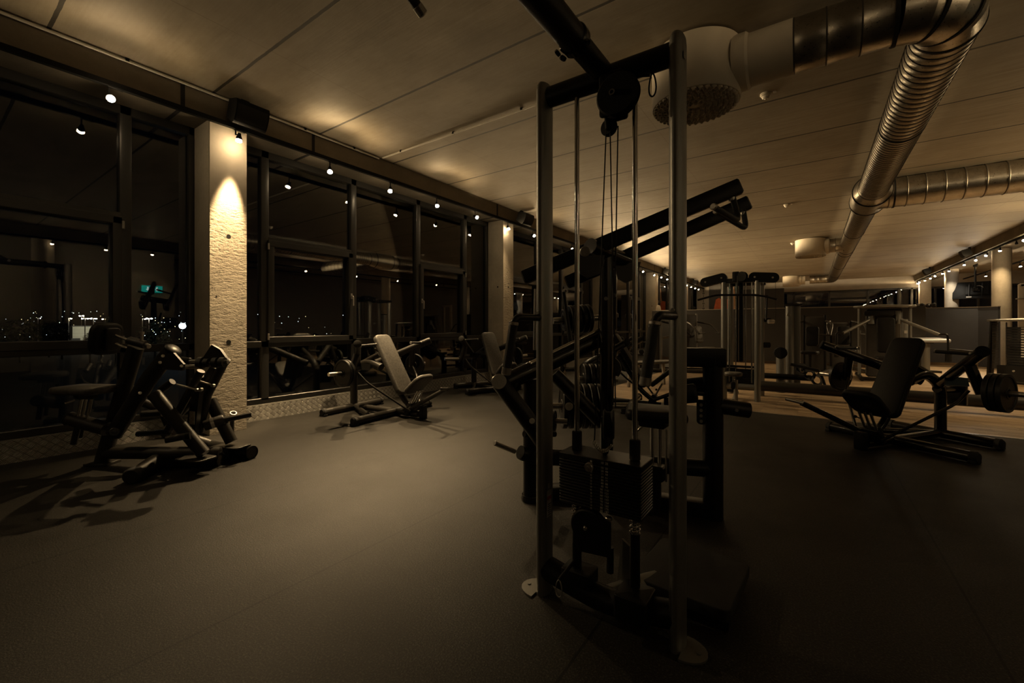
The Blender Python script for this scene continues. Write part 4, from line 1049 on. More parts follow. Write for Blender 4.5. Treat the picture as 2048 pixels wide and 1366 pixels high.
def drum(x, y, label, xc):
    t = thing('air_diffuser', label, 'air diffuser', (x, y, 0), 0, 'drum air diffusers')
    zb, r = 3.17, .37
    MB().lathe((0, 0, zb), (0, 0, 1), [(.012, r-.03), (0, r-.02), (0, r-.006), (.008, r), (.47, r), (.475, r-.006), (.475, 0)], 56).obj('drum_body', M_DIFF, t)
    m = MB().lathe((0, 0, zb+.010), (0, 0, -1), [(0, r-.012), (.0, 0)], 56)
    for k, rr in enumerate((.075, .12, .165, .21, .255, .30, .338)):
        n = int(rr*2*math.pi/.052)
        for i in range(n):
            a = 2*math.pi*(i+.5*(k % 2))/n
            o = V((math.cos(a)*rr, math.sin(a)*rr, zb+.012)); tl = V((-math.sin(a)*.55, math.cos(a)*.55, -1))
            m.lathe(o, tl, [(0, .021), (.016, .019), (.03, .017), (.032, .013), (.012, .010), (.012, 0)], 9)
    m.lathe((0, 0, zb+.012), (0, 0, -1), [(0, .05), (.008, .045), (.012, 0)], 18)
    m.obj('nozzle_plate', M_DIFF, t)
    sg = 1 if xc > x else -1
    MB().lathe((sg*.2, 0, ZD), (sg, 0, 0), [(0, .205), (abs(xc-x)-.2, .205), (abs(xc-x)-.2, .195)], 44).obj('spigot', M_DIFF, t)
    MB().lathe((sg*(r-.05), 0, ZD), (sg, 0, 0), [(0, .225), (.10, .225), (.12, .206)], 44).obj('collar', M_DIFF, t)
    return t
drum(-.865, 4.13, 'large white drum air diffuser with ringed nozzles behind the cable station', -.118)
drum(-.02, 14.97, 'white drum air diffuser hanging midway along the ceiling', .368)
drum(-.82, 25.54, 'small looking white drum air diffuser at the far end of the ceiling', -.25)
for i, (px, py) in enumerate(((1531, 193), (1573, 412), (1585, 488))):
    p = at(px, py, FPX*(CEIL-.03-CAM_H)/(HORIZON-py))
    t = thing('smoke_detector', ['white smoke detector right of the nearest drum diffuser', 'white smoke detector in the middle of the ceiling', 'white smoke detector just left of the second drum diffuser'][i], 'smoke detector', (p.x, p.y, CEIL))
    MB().lathe((0, 0, 0), (0, 0, -1), [(0, 0), (0, .052), (.014, .052), (.018, .046), (.026, .046), (.03, .036), (.046, .032), (.056, .022), (.056, 0)], 28).obj('housing', M_WHITE, t)
    MB().lathe((0, 0, -.056), (0, 0, -1), [(0, .010), (.008, .008), (.009, 0)], 14).obj('sensor', M_SILVER, t)
    MB().box((.085, 0, -.006), (.03, .03, .012), e=.002).obj('junction_clip', M_WHITE, t)

# ---------------------------------------------------------------- loudspeakers
def speaker(x, y, sgn, label):
    t = thing('loudspeaker', label, 'loudspeaker', (x, y, CEIL-.02), 0, 'loudspeakers under the ceiling')
    T = Matrix.Rotation(sgn*.42, 4, 'Y')
    poly = []
    for i in range(9):
        a = math.pi*(i/8-.5); poly.append((.10+.045*math.cos(a), .125*math.sin(a)))
    poly += [(-.07, .095), (-.07, -.095)]
    M = Matrix.Translation((0, 0, -.15)) @ T @ Matrix.Scale(sgn, 4, (1, 0, 0)) @ Matrix.Rotation(math.pi/2, 4, 'X')
    b = MB(M).prism([(a, c) for a, c in poly], Matrix(), -.165, .165).obj('cabinet', M_SPK, t)
    me = b.data
    MB(M).prism([(a*1.0+.002, c*.93) for a, c in poly[:9]], Matrix(), -.150, .150).obj('grille', M_RUBBER, t)
    MB().box((-sgn*.06, 0, -.03), (.05, .09, .10), e=.006).obj('bracket', M_TRACK, t)
    return t
for i, y in enumerate((2.17, 7.68, 13.2, 18.7, 24.1)):
    speaker(-5.06, y, 1, ['black loudspeaker on the left beam above the nearest concrete column', 'black loudspeaker above the second concrete column', 'black loudspeaker on the left beam seen behind the lever arms',
                          'small black loudspeaker on the left beam beside the grey upright', 'farthest black loudspeaker on the left beam'][i])
for i, y in enumerate((19.33, 24.88)):
    speaker(4.03, y, -1, ['black loudspeaker on the right beam left of the bright lamp', 'farther black loudspeaker on the right beam'][i])

# ---------------------------------------------------------------- multi cable tower in the middle distance
def tower():
    t = thing('cable_tower', 'grey multi station cable tower with long lat bar in front of the low partition', 'gym machine', (-.925, 8.0, 0))
    W = dict(parent=t, world=True)
    xs, ys = (-1.16, -.69), (7.65, 8.34)
    for y in ys:
        for x in xs:
            MB().tube([(x, y, 0), (x, y, 1.88)], .045, 22, ry=.062).obj('upright', M_GREY, **W)
    for x in xs:
        for dx in (.055,):
            MB().tube([(x+(dx if x < -1 else -dx)*1.4, 7.66, .28), (x+(dx if x < -1 else -dx)*1.4, 7.66, 1.86)], .012, 14).obj('guide_rod', M_CHROME, **W)
            MB().tube([(x+(dx if x < -1 else -dx)*3, 7.70, .28), (x+(dx if x < -1 else -dx)*3, 7.70, 1.86)], .009, 14).obj('guide_rod', M_CHROME, **W)
    MB().box((-.925, 7.66, 1.90), (.60, .11, .07), e=.012).obj('head_beam', M_BLACK, **W)
    MB().box((-.925, 8.33, 1.90), (.60, .11, .07), e=.012).obj('head_beam', M_BLACK, **W)
    for x in xs: MB().box((x, 8.0, 1.90), (.08, .7, .07), e=.012).obj('side_beam', M_BLACK, **W)
    def ov(L, r): return [(L/2+r*math.cos(a), r*math.sin(a)) for a in [math.pi*(i/10-.5) for i in range(11)]]+[(-L/2+r*math.cos(a), r*math.sin(a)) for a in [math.pi*(i/10+.5) for i in range(11)]]
    for s, x, tilt in ((-1, -1.31, .22), (1, -.60, -.10)):
        MB(Matrix.Translation((x, 7.64, 1.925)) @ Matrix.Rotation(-tilt, 4, 'Y') @ Matrix.Rotation(math.pi/2, 4, 'X')).prism(ov(.26, .075), Matrix(), -.045, .045).obj('pulley_arm', M_BLACK, **W)
        for q in (-.12, .12): MB().cyl((x+q, 7.60, 1.925+q*tilt), (x+q, 7.585, 1.925+q*tilt), .014).obj('bolt', M_STEEL, **W)
    MB().lathe((-.905, 7.58, 1.955), (.3, 1, 0), [(0, 0), (0, .075), (.012, .08), (.02, .07), (.05, .07), (.058, .08), (.07, .075), (.07, 0)], 32).obj('top_pulley', M_SPK, **W)
    MB().box((-.985, 7.64, 1.96), (.1, .09, .16), e=.01).obj('pulley_block', M_BLACK, **W)
    MB().box((-.93, 7.80, 1.25), (.06, .08, 1.3), e=.01).obj('centre_column', M_BLACK, **W)
    MB().box((-.985, 7.78, 1.25), (.022, .03, 1.3), e=.004).obj('cable_pair', M_RUBBER, **W)
    lb = bend([at(1396, 600, 6.55), at(1432, 590, 6.62), at(1518, 590, 6.45), at(1554, 599, 6.3)], .1)
    MB().tube(lb, .0165, 14).obj('lat_bar', M_BLACK, **W)
    MB().tube([at(1475, 590, 6.53), at(1475, 552, 6.6)], .006, 8).obj('bar_cable', M_RUBBER, **W)
    MB().tube([at(1551, 562, 6.5), at(1551, 640, 6.5)], .003, 6).obj('bar_cable', M_RUBBER, **W)
    for i in range(9):
        p = at(1407, 577+i*5, 6.7); MB().lathe(p, (1, .2, 0) if i % 2 else (.2, 1, 0), [(-.004, .008), (-.004, .014), (.004, .014), (.004, .008)], 10).obj('chain_link', M_SPK, **W)
    MB().box((-.925, 7.68, .53), (.40, .05, .035), e=.006).obj('shelf_bar', M_BLACK, **W)
    for i in range(12): MB().box((-.86, 7.74, .17+.028*i), (.26, .12, .026), e=.003).obj('weight_plate', M_STACK, **W)
    MB().box((-1.06, 7.80, .30), (.14, .12, .4), e=.006).obj('weight_stack', M_STACK, **W)
    MB().tube([(xs[0], 7.66, .21), (xs[1], 7.66, .21)], .05, 20).obj('base_tube', M_GREY, **W)
    MB().tube([(xs[0], 8.33, .21), (xs[1], 8.33, .21)], .05, 20).obj('base_tube', M_GREY, **W)
    MB().tube([(xs[1], 8.3, .17), (2.4, 8.3, .17)], .085, 24).obj('base_beam', M_BROWN, **W)
    MB().tube([(xs[1], 8.55, .32), (.0, 8.55, .32)], .05, 20).obj('base_beam', M_BLACK, **W)
    # small round stool-like knee seat in front
    s = at(1467, 748, 6.55)
    MB().pad(Matrix.Translation(s), .25, .22, .06, .09, .025, crown=.004).obj('knee_seat', M_VINYL, **W)
    MB().tube([s+V((0, 0, -.03)), V((s.x, s.y, .28))], .017, 14).obj('seat_post', M_CHROME, **W)
    MB().tube([V((s.x+.03, s.y+.02, .03)), V((s.x+.03, s.y+.02, .35))], .03, 18).obj('seat_column', M_GREY, **W)
    MB().pad(frame(V((s.x, s.y-.05, .27)), (0, -1, 0), (0, 0, 1)), .06, .12, .02, .029, .006).obj('adjuster', M_SPK, **W)
    MB().tube([V((s.x, s.y, .03)), V((s.x, 7.66, .12))], .03, 16).obj('seat_foot', M_GREY, **W)
    for (px, py, r) in ((1531, 690, .05), (1533, 640, .035)):
        p = at(px, py, 7.2); MB().lathe(p, RT, [(-.04, 0), (-.04, r), (.06, r), (.06, 0)], 18).obj('side_roller', M_SPK, **W)
    MB().cyl(at(1536, 643, 7.1), at(1548, 643, 7.1), .035).obj('end_knob', M_STEEL, **W)
    MB().tube([at(1534, 590, 7.0), at(1532, 640, 7.0)], .014).obj('strap', M_RUBBER, **W)
    # pulley column on the right end of the base beam
    c = at(1572, 768, 7.35); c.z = .1
    MB().tube([c+V((.05, .1, 0)), c+V((.05, .1, 1.43))], .065, 26).obj('pulley_column', M_GREY, **W)
    MB().box(c+V((.155, .14, .71)), (.10, .09, 1.43), e=.012).obj('column_panel', M_GREY, **W)
    MB().box(c+V((.10, .11, 1.44)), (.27, .18, .03), e=.01).obj('column_cap', M_BLACK, **W)
    MB().tube([c+V((-.07, -.1, -.06)), c+V((-.07, -.1, .62))], .07, 26).obj('lower_column', M_GREY, **W)
    MB().lathe(c+V((-.07, -.15, .62)), (-.1, -1, 0), [(0, 0), (0, .10), (.03, .10), (.04, .09), (.04, 0)], 30).obj('low_pulley', M_SPK, **W)
    MB().cyl(c+V((.04, .02, 1.27)), c+V((.04, .01, 1.27)), .03).obj('logo_badge', M_STEEL, **W)
    # perforated footplate
    for i in range(3):
        o = at(1604+i*15, 738+i*11, 7.0)
        MB().lathe(o, (FW*-1+V((0, 0, .3))), [(-.006, .058), (-.006, .098), (.006, .098), (.006, .058), (-.006, .058)], 26).obj('foot_plate_ring', M_BLACK, **W)
    MB().beam(at(1580, 728, 7.0), at(1640, 742, 6.9), .02, .05).obj('foot_plate_edge', M_BLACK, **W)
    MB().tube([at(1640, 742, 6.95), at(1655, 785, 6.9)], .02).obj('foot_plate_leg', M_BLACK, **W)
    return t
tower()

# ---------------------------------------------------------------- other machines farther back
def base_rails(t, w, d, mat):
    for s in (-1, 1): MB().tube([(s*w, -d, .05), (s*w, d, .05)], .045, 18).obj('base_rail', mat, t)
    MB().tube([(-w, -d+.1, .05), (w, -d+.1, .05)], .04, 18).obj('base_rail', mat, t)
def fly():
    t = thing('pec_fly_machine', 'dark fly machine with an oval top plate and two swinging arms before the partition', 'gym machine', (1.30, 12.3, 0))
    base_rails(t, .42, .6, M_BLACK)
    for s in (-1, 1):
        MB().tube([(s*.42, 0, .05), (s*.42, 0, 1.58)], .03, 18).obj('upright', M_GREY, t)
        MB().tube([(s*.22, -.08, 1.42), (s*.22, -.08, 1.22)], .055, 20).obj('arm_hub', M_GREY, t)
        e = V((s*(.80 if s > 0 else .72), -.35, 1.0 if s > 0 else 1.02))
        MB().tube([(s*.22, -.08, 1.33), e], .032, 18).obj('swing_arm', M_GREY, t)
        MB().tube(bend([e, e+V((s*.12, -.02, .02)), e+V((s*.13, -.02, -.36))], .06), .018, 14).obj('arm_handle', M_BLACK, t)
        MB().cyl(e+V((s*.13, -.02, -.36)), e+V((s*.13, -.02, -.54)), .05).obj('elbow_pad', M_VINYL2, t)
    MB().pad(Matrix.Translation((0, .02, 1.60)), 1.05, .42, .05, .2, .02, crown=.02).obj('top_plate', M_GREY, t)
    MB().box((0, .08, .80), (.60, .24, 1.5), e=.03).obj('weight_shroud', M_DARKW, t)
    MB().box((.22, -.05, .85), (.10, .03, 1.3), e=.006).obj('shroud_panel', M_GREY, t)
    MB().pad(frame((0, -.28, .98), (0, -1, .1), (0, 0, 1)), .3, .75, .07, .06, .02).obj('back_pad', M_VINYL2, t)
    MB().pad(Matrix.Translation((0, -.50, .50)), .38, .36, .07, .06, .025).obj('seat', M_VINYL2, t)
    MB().tube([(0, -.45, .05), (0, -.45, .47)], .03).obj('seat_post', M_CHROME, t)
    MB().box((-.1, -.12, 1.45), (.5, .14, .1), e=.02).obj('cam_housing', M_BLACK, t)
    return t
fly()
def seat_machine(loc, rz, label, padmat=M_VINYL, tall=1.55, M_GREY=M_GREY):
    t = thing('weight_stack_machine', label, 'gym machine', loc, rz)
    base_rails(t, .28, .65, M_BROWN)
    MB().box((0, -.5, tall/2), (.42, .22, tall-.06), e=.03).obj('weight_tower', M_DARKW, t)
    for s in (-1, 1): MB().tube([(s*.22, -.42, .04), (s*.22, -.42, tall)], .032, 16).obj('upright', M_GREY, t)
    MB().tube([(0, .1, .05), (0, .1, .5)], .04).obj('seat_post', M_GREY, t)
    MB().pad(Matrix.Translation((0, .15, .52)), .36, .36, .08, .07, .028).obj('seat', padmat, t)
    MB().pad(frame((0, -.14, .92), (0, 1, .15), (0, 0, 1)), .28, .5, .08, .07, .028).obj('back_pad', padmat, t)
    MB().tube([(0, -.4, .85), (0, -.18, .9)], .03).obj('pad_arm', M_GREY, t)
    for s in (-1, 1):
        MB().tube(bend([(s*.24, -.4, 1.3), (s*.42, -.05, 1.22), (s*.42, .25, .95)], .1), .026, 16).obj('lever', M_BROWN, t)
        MB().tube([(s*.42, .25, .95), (s*.22, .28, .97)], .018, 14).obj('grip', M_GRIP, t)
    return t
p = ground(1851, 745)
t = thing('padded_bench_stand', 'pale shiny pad on a grey post in front of the blue-grey partition', 'gym bench', (p.x, p.y, 0))
MB().tube([(0, 0, 0), (0, 0, .74)], .085, 24).obj('post', M_GREY, t)
MB().pad(Matrix.Translation((.06, 0, .82)) @ Matrix.Rotation(.6, 4, 'Z') @ Matrix.Rotation(.12, 4, 'X'), .85, .36, .08, .08, .03, crown=.004).obj('pad', simple('pale_grey_vinyl', (.30, .31, .33), .30, 0, .08, 20), t)
MB().box((-.05, .02, .76), (.4, .12, .05), e=.01).obj('pad_bracket', M_BLACK, t)
MB().tube([(-.35, .25, 0), (-.35, .25, 1.35)], .10, 24).obj('machine_column', M_GREY, t)
MB().tube([(-.6, .25, .03), (.3, 0, .03)], .03).obj('base_rail', M_BROWN, t)
MB().box((-.35, .148, 1.02), (.06, .004, .08)).obj('sticker', M_STICK, t)
p = at(1405, 0, 12.6); seat_machine((p.x, p.y, 0), math.radians(-120), 'grey weight machine with a light pad at the left end of the low partition')
p = at(1622, 0, 10.6); seat_machine((p.x, p.y, 0), math.radians(170), 'dark weight machine in shadow against the middle of the low partition', M_VINYL2, 1.45, M_BLACK)
p = at(1690, 0, 11.2); seat_machine((p.x, p.y, 0), math.radians(-170), 'dark weight machine in shadow just left of the fly machine', M_VINYL2, 1.3, M_BLACK)
p = at(1355, 0, 11.0); seat_machine((p.x, p.y, 0), math.radians(-70), 'brown weight machine between the grey upright and the cable tower', M_VINYL, 1.4)
def shroud_machine():
    p = ground(2030, 768)
    t = thing('mesh_shroud_machine', 'weight stack machine with mesh sides at the right edge below the round column', 'gym machine', (p.x+.12, p.y+.1, 0), math.radians(-35))
    MB().pad(Matrix.Translation((0, 0, 1.29)), .98, .46, .035, .2, .012, crown=.03).obj('top_cap', M_GREY, t)
    for s in (-1, 1):
        MB().tube([(s*.46, -.02, .06), (s*.40, -.02, 1.27)], .045, 20, ry=.09).obj('side_frame', M_BLACK, t)
    m = MB()
    for i in range(30): m.box((-.32, -.16, .30+.032*i), (.10, .006, .022))
    m.obj('mesh_panel', M_BROWN, t, smooth=False)
    for x in (-.2, .18): MB().tube([(x, -.05, .1), (x, -.05, 1.25)], .012).obj('guide_rod', M_CHROME, t)
    for i in range(16):
        pl = MB().box((0, -.03, .35+.052*i), (.36, .14, .048), e=.004).obj('weight_plate', M_STACK, t)
        if i > 3: MB().box((.06, -.101, .35+.052*i), (.07, .002, .026)).obj('plate_label', M_INK, pl, smooth=False)
    MB().box((0, -.16, .20), (.60, .02, .34), e=.01).obj('lower_panel', M_BLACK, t)
    MB().cyl((-.05, -.17, .26), (-.05, -.19, .26), .02).obj('selector_knob', M_STEEL, t)
    MB().tube([(-.5, -.15, .03), (.6, -.15, .03)], .03).obj('base_rail', M_BROWN, t)
    MB().tube([(-.5, .15, .03), (.6, .15, .03)], .03).obj('base_rail', M_BROWN, t)
    MB().tube([(-.46, -.05, .60), (-1.0, -.35, .66)], .02).obj('press_arm', M_BLACK, t)
    MB().tube([(-.1, -.17, .04), (-.5, -.75, .05)], .045).obj('foot_tube', M_BLACK, t)
    return t
shroud_machine()
# rack with dumbbells left of the wood floor
def rack():
    c = at(1243, 0, 9.4)
    t = thing('dumbbell_rack', 'low dumbbell rack behind the pulldown machine by the wood floor', 'rack', (c.x, c.y, 0), math.radians(20))
    for s in (-1, 1):
        MB().beam((s*.55, .1, 0), (s*.55, -.05, .95), .06, .05).obj('side_post', M_BLACK, t)
        MB().box((s*.55, 0, .03), (.07, .55, .05), e=.008).obj('foot', M_BLACK, t)
    zs = (.28, .55, .82)
    for z in zs: MB().box((0, .02, z), (1.1, .22, .02), Matrix(), .004).obj('shelf', M_BLACK, t)
    M = rotz(math.radians(20), (c.x, c.y, 0))
    for k, z in enumerate(zs):
        for i in range(5):
            o = M @ V((-.42+.21*i, .02, z+.065)); ax = M.to_3x3() @ V((0, 1, 0))
            d = thing('dumbbell', 'round headed dumbbell on the %s shelf of the rack, %s from the left' % (('lowest', 'middle', 'top')[k], ('first', 'second', 'third', 'fourth', 'fifth')[i]), 'dumbbell', o, 0, 'dumbbells on the rack')
            MB().cyl(-ax*.06, ax*.06, .014).obj('handle', M_STEEL, d)
            for s in (-1, 1): MB().cyl(ax*s*.05, ax*s*.11, .052).obj('head', M_PLATE, d)
rack()
def bench(px, d, rz, label):
    c = at(px, 0, d)
    t = thing('wooden_bench', label, 'bench', (c.x, c.y, 0), rz)
    MB().pad(Matrix.Translation((0, 0, .47)), 1.1, .32, .05, .03, .012).obj('bench_top', M_VINYL, t)
    for s in (-1, 1):
        for q in (-1, 1): MB().beam((s*.45, q*.12, 0), (s*.42, q*.11, .45), .05, .05).obj('leg', M_CAP, t)
bench(1302, 8.3, math.radians(60), 'pale legged bench beyond the pulldown machine left of the grey upright')

# ---------------------------------------------------------------- things on and above the partition
for i, px in enumerate((1842, 1854, 1865)):
    o = on_y(px, 609.5, 17.93); rh = .046 if i == 1 else .068; o.z = PT+.021+rh; ax = V((-.25, 1, 0)).normalized()
    d = thing('dumbbell', 'dark round headed dumbbell on top of the partition, %s of three' % ('left one', 'middle one', 'right one')[i], 'dumbbell', o, 0, 'dumbbells on the partition')
    MB().cyl(-ax*.02, ax*.18, .016).obj('handle', M_STEEL, d)
    for a, b in ((-.09, -.01), (.17, .25)): MB().lathe(ax*a, ax, [(0, 0), (0, rh*.7), (.012, rh), (b-a-.012, rh), (b-a, rh*.7), (b-a, 0)], 24).obj('head', M_PLATE, d)
    for q in (-.4*rh, .4*rh): MB().cyl(ax*-.09+V((q, 0, 0)), ax*-.096+V((q, 0, 0)), .009).obj('rivet', M_STEEL, d)
def tv():
    c = at(1948, 580, 16.2)
    t = thing('ceiling_television', 'flat television hung from the ceiling on a black pole, seen from behind', 'television', (c.x, c.y, c.z), math.radians(-20))
    T = Matrix.Rotation(-.22, 4, 'X')
    MB(T).pad(frame((0, .03, 0), (0, -1, 0), (0, 0, 1)), 1.15, .66, .045, .02, .01).obj('casing', M_SPK, t)
    MB(T).pad(frame((.08, -.02, -.02), (0, -1, 0), (0, 0, 1)), .62, .36, .05, .03, .015).obj('rear_cover', M_SPK, t)
    for x in (-.12, .22): MB(T).box((x, -.06, 0), (.03, .03, .5), e=.005).obj('mount_arm', M_BLACK, t)
    MB(T).box((-.12, -.052, -.28), (.14, .01, .05)).obj('label', M_STICK, t)
    MB(T).tube([V((math.cos(a)*.12+.12, -.07, math.sin(a)*.09+.05)) for a in [i*.45 for i in range(12)]], .012, 10).obj('cable_loop', M_SILVER, t)
    MB().tube([(.05, -.10, 0), (.05, -.10, BB-c.z)], .03, 16).obj('pole', M_BLACK, t)
    MB().box((.05, -.09, .02), (.16, .06, .12), e=.01).obj('pole_clamp', M_BLACK, t)
    # pole top meets the beam side
    MB().box((.05, -.10, BB-c.z+.13), (.12, .12, CEIL-BB), e=.01).obj('ceiling_plate', M_BLACK, t)
tv()
p = on_y(1447, 597, 27.19)
t = thing('wall_poster', 'poster with an orange shape and a bare arm on the far wall', 'poster', (p.x, 27.19, p.z))
MB().box((0, 0, 0), (1.55, .02, 1.75)).obj('poster_sheet', M_DARKW, t, smooth=False)
MB().prism([(-.62, -.8), (-.66, -.3), (-.60, .25), (-.52, .72), (-.38, .75), (-.34, .2), (-.30, -.3), (-.34, -.8)], frame((0, -.012, 0), (0, -1, 0), (0, 0, 1)) @ Matrix.Scale(-1, 4, (1, 0, 0)), -.002, .004).obj('arm_shape', simple('poster_skin', (.55, .32, .17), .7, 0, .2, 5), t)
MB().prism([(-.56, -.8), (-.50, -.35), (-.28, -.02), (.05, -.12), (.22, .05), (.40, -.05), (.55, -.8)], frame((0, -.015, 0), (0, -1, 0), (0, 0, 1)) @ Matrix.Scale(-1, 4, (1, 0, 0)), -.002, .004).obj('orange_shape', simple('poster_orange', (.62, .14, .05), .7, 0, .15, 4), t)
# clock-like disc on the fourth column
o = V((XC+.02, 1.891+16.011+.30, 1.86))
t = thing('round_wall_disc', 'white round disc fixed to the fourth concrete column', 'wall disc', o)
MB().lathe((0, 0, 0), (1, -.2, 0), [(-.02, 0), (-.02, .19), (.03, .19), (.045, .17), (.045, 0)], 36).obj('disc', M_WHITE, t)
t = thing('white_machine_post', 'pale machine post at the right edge above the mesh sided weight machine', 'machine post', (*at(2044, 0, 11.4).xy, 0))
MB().box((0, 0, 1.15), (.14, .10, 2.3), e=.02).obj('post', M_WHITE, t); MB().box((-.02, -.02, 1.9), (.18, .12, .03), e=.008).obj('band', M_SILVER, t)
MB().box((.3, 0, 2.26), (.7, .1, .1), e=.02).obj('top_bar', M_WHITE, t); MB().box((0, 0, .03), (.5, .5, .06), e=.01).obj('foot', M_WHITE, t)
MB().box((.5, 0, 1.15), (.1, .1, 2.2), e=.02).obj('post', M_WHITE, t)
# pull-up grip of the cable station that dips into the top of the view
cs = bpy.data.objects['cable_station']
a, b = at(797, -42, 1.34), at(838, 17, 1.40); dd = (b-a).normalized()
MB().tube([a, b], .0165, 16).obj('pull_up_grip', M_GRIP, cs, world=True)
MB().cyl(b-dd*.012, b+dd*.022, .0175).obj('grip_end', M_STEEL, cs, world=True)
MB().tube(bend([a, a-dd*.06, V((-.72, .62, 2.24))], .05), .016, 14).obj('grip_bracket', M_BLACK, cs, world=True)

# ---------------------------------------------------------------- exit sign, seen in the window reflection
t = thing('exit_sign', 'green lit exit sign with two white arrows, mirrored in the left window', 'exit sign', (5.17, 4.43, 2.31))
MB().box((0, 0, 0), (.05, .5, .20), e=.004).obj('light_box', emit('exit_green', (.02, .55, .45), 1.6), t)
MB().box((0, 0, .115), (.06, .54, .03), e=.004).obj('housing', M_WHITE, t)
for y in (-.11, .11):
    MB().prism([(-.02, .06), (.02, .06), (.02, -.01), (.05, -.01), (0, -.065), (-.05, -.01), (-.02, -.01)], frame((-.0255, y, 0), (-1, 0, 0), (0, 0, 1)), 0, .002).obj('arrow', emit('exit_white', (.9, 1, .95), 2.5), t)

# ---------------------------------------------------------------- night outside the left windows
G = -4.0
o = MB().box((-105, 30, G-.1), (190, 240, .2)).obj('outside_ground', simple('asphalt', (.004, .004, .0042), .9, 0, .3, .4, spec=.1), smooth=False); struct(o, 'dark car park ground outside the windows', 'ground')
def op(px, py, d): return at(px, py, d)
def street_lamp(px, py, d, s, label, col=M_LAMPC, energy=0, arms=(1,)):
    p = op(px, py, d)
    t = thing('street_lamp', label, 'street lamp', (p.x, p.y, G), 0, 'street lamps outside')
    h = p.z-G
    MB().tube([(0, 0, 0), (0, 0, h)], .07, 8).obj('pole', M_STEEL, t)
    for a in arms:
        MB().box((a*.5*RT.x, a*.5*RT.y, h), (.5, .3, .1), e=.02).obj('lamp_head', M_SPK, t)
        MB().lathe((a*.5*RT.x, a*.5*RT.y, h-.05), (0, 0, -1), [(0, s*.6), (s*.5, s*.5), (s*.75, 0)], 12).obj('lamp_glass', col, t)
    if energy:
        L = bpy.data.lights.new('street_light', 'POINT'); L.energy = energy; L.color = (1, .95, .8); L.shadow_soft_size = .3
        lo = bpy.data.objects.new('street_light', L); COL.objects.link(lo); lo.parent = t; lo.location = (0, 0, h-.9)
M_BLUE = emit('blue_white_floodlight', (.62, .80, 1.0), 60)
for i, (px, py, d, s, e, arms) in enumerate(((137, 636, 85, .22, 0, (1,)), (170, 636, 80, .24, 0, (-1, 1)), (187, 636, 90, .28, 0, (-1, 1)), (211, 637, 78, .22, 0, (-1,)), (76, 636, 95, .12, 0, (1,)), (163, 631, 120, .25, 0, (-1, 1)), (285, 637, 88, .2, 0, (1,)), (298, 636, 90, .3, 0, (-1, 1)), (236, 637, 60, .2, 0, (1,)))):
    street_lamp(px, py, d, s, ['street lamp left of the lit hall outside the left window', 'twin street lamp in front of the lit hall', 'bright twin street lamp above the lit hall', 'yellowish street lamp at the right end of the lit hall', 'faint distant street lamp near the left edge',
        'farthest twin street lamp behind the lit hall', 'street lamp outside just right of the window mullion', 'bright twin street lamp right of the window mullion', 'street lamp beside the lit tree by the casement edge'][i], M_LAMP if i in (0, 3) else M_LAMPC, e, arms)
p = op(365, 652, 55)
t = thing('floodlight', 'dazzling blue-white floodlight outside the left window beside the column', 'floodlight', (p.x, p.y, G))
MB().tube([(0, 0, 0), (0, 0, p.z-G)], .07, 10).obj('pole', M_STEEL, t); MB().lathe((0, 0, p.z-G), (1, -.35, 0), [(-.1, 0), (-.1, .3), (.1, .36), (.12, .30), (.12, 0)], 20).obj('lamp_head', M_BLUE, t)
a, b = op(145, 653, 95), op(225, 653, 100)
M = frame(((a.x+b.x)/2, (a.y+b.y)/2, 0), (0, 0, 1), None)
ang = math.atan2(b.y-a.y, b.x-a.x); L = (b.xy-a.xy).length
t = thing('lit_hall', 'pale flat roofed hall lit by street lamps outside the left window', 'building', ((a.x+b.x)/2, (a.y+b.y)/2, G), ang)
hh = a.z-G
mh = simple('pale_cladding', (.55, .52, .42), .7, 0, .05, 3)
L2 = bpy.data.lights.new('hall_fill_light', 'SPOT'); L2.energy = 1800; L2.color = (1, .95, .75); L2.spot_size = math.radians(75); L2.spot_blend = .8; L2.shadow_soft_size = .2  # added spot standing in for the street lamps on the hall front
lo = bpy.data.objects.new('hall_fill_light', L2); COL.objects.link(lo); lo.parent = t; lo.location = (0, -9, 6.5); lo.rotation_euler = V((0, 9, -4.2)).to_track_quat('-Z', 'Y').to_euler()
wl = MB().box((0, 3, hh/2), (L, 6, hh)).obj('wall', mh, t, smooth=False)
MB().box((0, 3, hh+.1), (L+.3, 6.3, .2)).obj('roof', M_DARKW, t, smooth=False)
for i in range(6): MB().box((0, -.02, .5+i*.75), (L, .05, .03)).obj('cladding_joint', M_CAP, t, smooth=False)
for x in (-L*.42, -L*.1): MB().box((x, -.03, 1.2), (1.4, .08, 2.4)).obj('gate', M_DARKW, t, smooth=False)
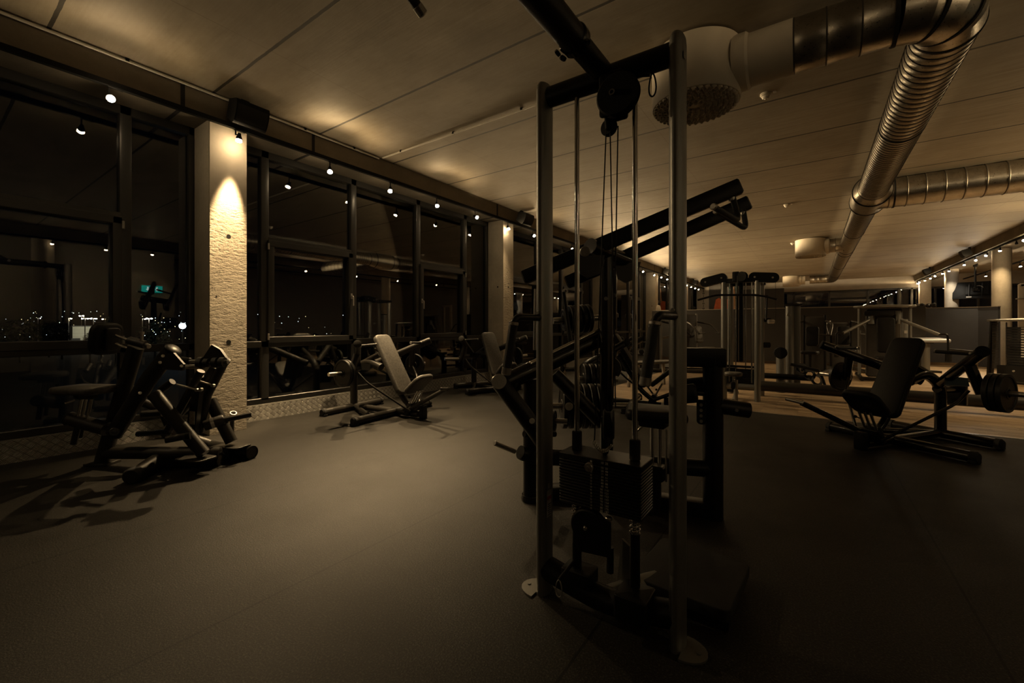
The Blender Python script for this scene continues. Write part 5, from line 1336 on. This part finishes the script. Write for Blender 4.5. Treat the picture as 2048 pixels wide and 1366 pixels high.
def bush(px, py, d, r, label, grp):
    p = op(px, py, d)
    t = thing('tree', label, 'tree', (p.x, p.y, G), 0, grp)
    m = MB(); random.seed(px)
    for i in range(420):
        v = V((random.gauss(0, 1), random.gauss(0, 1), random.gauss(0, 1))).normalized()*r*random.random()**.4
        c = V((0, 0, p.z-G))+v; a = V((random.random()-.5, random.random()-.5, random.random()-.5)).normalized()*r*.12; b2 = a.cross(V((0, 0, 1))).normalized()*r*.07
        m.add([c-a, c+b2, c+a, c-b2], [(0, 1, 2, 3)])
    m.obj('foliage', simple('dark_leaves', (.05, .07, .03), .7, 0, .4, 1), t, smooth=False)
    MB().tube([(0, 0, 0), (0, 0, p.z-G)], .12, 8).obj('trunk', M_BROWN, t)
for i, q in enumerate(((98, 664, 70, 2.2), (124, 672, 66, 1.0), (180, 676, 60, .8), (203, 668, 62, 1.3), (232, 648, 55, 1.3), (40, 670, 60, 2.4), (310, 670, 60, 2.0))):
    bush(*q, ['dark round tree left of the lit hall outside', 'small conifer-like tree by the lamp pole outside', 'low bush in front of the lit hall', 'bare looking tree in front of the lit hall', 'lamp lit tree at the casement edge', 'dark tree mass at the far left outside', 'dark tree outside beyond the mullion'][i], 'trees outside')
def car(px, py, d, rz, label):
    p = op(px, py, d)
    t = thing('parked_car', label, 'car', (p.x, p.y, G), rz, 'parked cars outside')
    MB().pad(Matrix.Translation((0, 0, .55)), 4.2, 1.75, .65, .5, .2).obj('body', M_SILVER, t)
    MB().pad(Matrix.Translation((-.2, 0, 1.1)), 2.2, 1.5, .6, .4, .25).obj('cabin', M_DARKW, t)
    for x in (-1.3, 1.3):
        for y in (-.8, .8): MB().cyl((x, y-.1, .32), (x, y+.1, .32), .32).obj('wheel', M_RUBBER, t)
for i, (px, d, rz) in enumerate(((104, 84, 2.7), (134, 83, 2.7), (168, 84, 2.7), (202, 83, 2.7))):
    car(px, 680, d, rz, 'parked car outside the left window, %s from the left' % ['first', 'second', 'third', 'fourth', 'fifth', 'sixth', 'seventh'][i])
m = MB(); m2 = MB(); random.seed(3)
for i in range(130):
    px = random.uniform(0, 235) if i < 60 else random.uniform(276, 386) if i < 110 else random.uniform(495, 700)
    py = random.uniform(622, 682); d = random.uniform(150, 190); s = random.uniform(.05, .16)
    (m if i % 3 else m2).lathe(op(px, py, d), (0, 0, 1), [(-s, 0), (0, s), (s, 0)], 5)
tag(m.obj('outside_city_lights', emit('city_light_cool', (.8, .9, 1), 5)), 'scatter of tiny cool city lights far outside the windows', 'city lights', None, 'stuff')
tag(m2.obj('outside_city_lights', emit('city_light_warm', (1, .75, .4), 5)), 'scatter of tiny warm city lights far outside the windows', 'city lights', None, 'stuff')
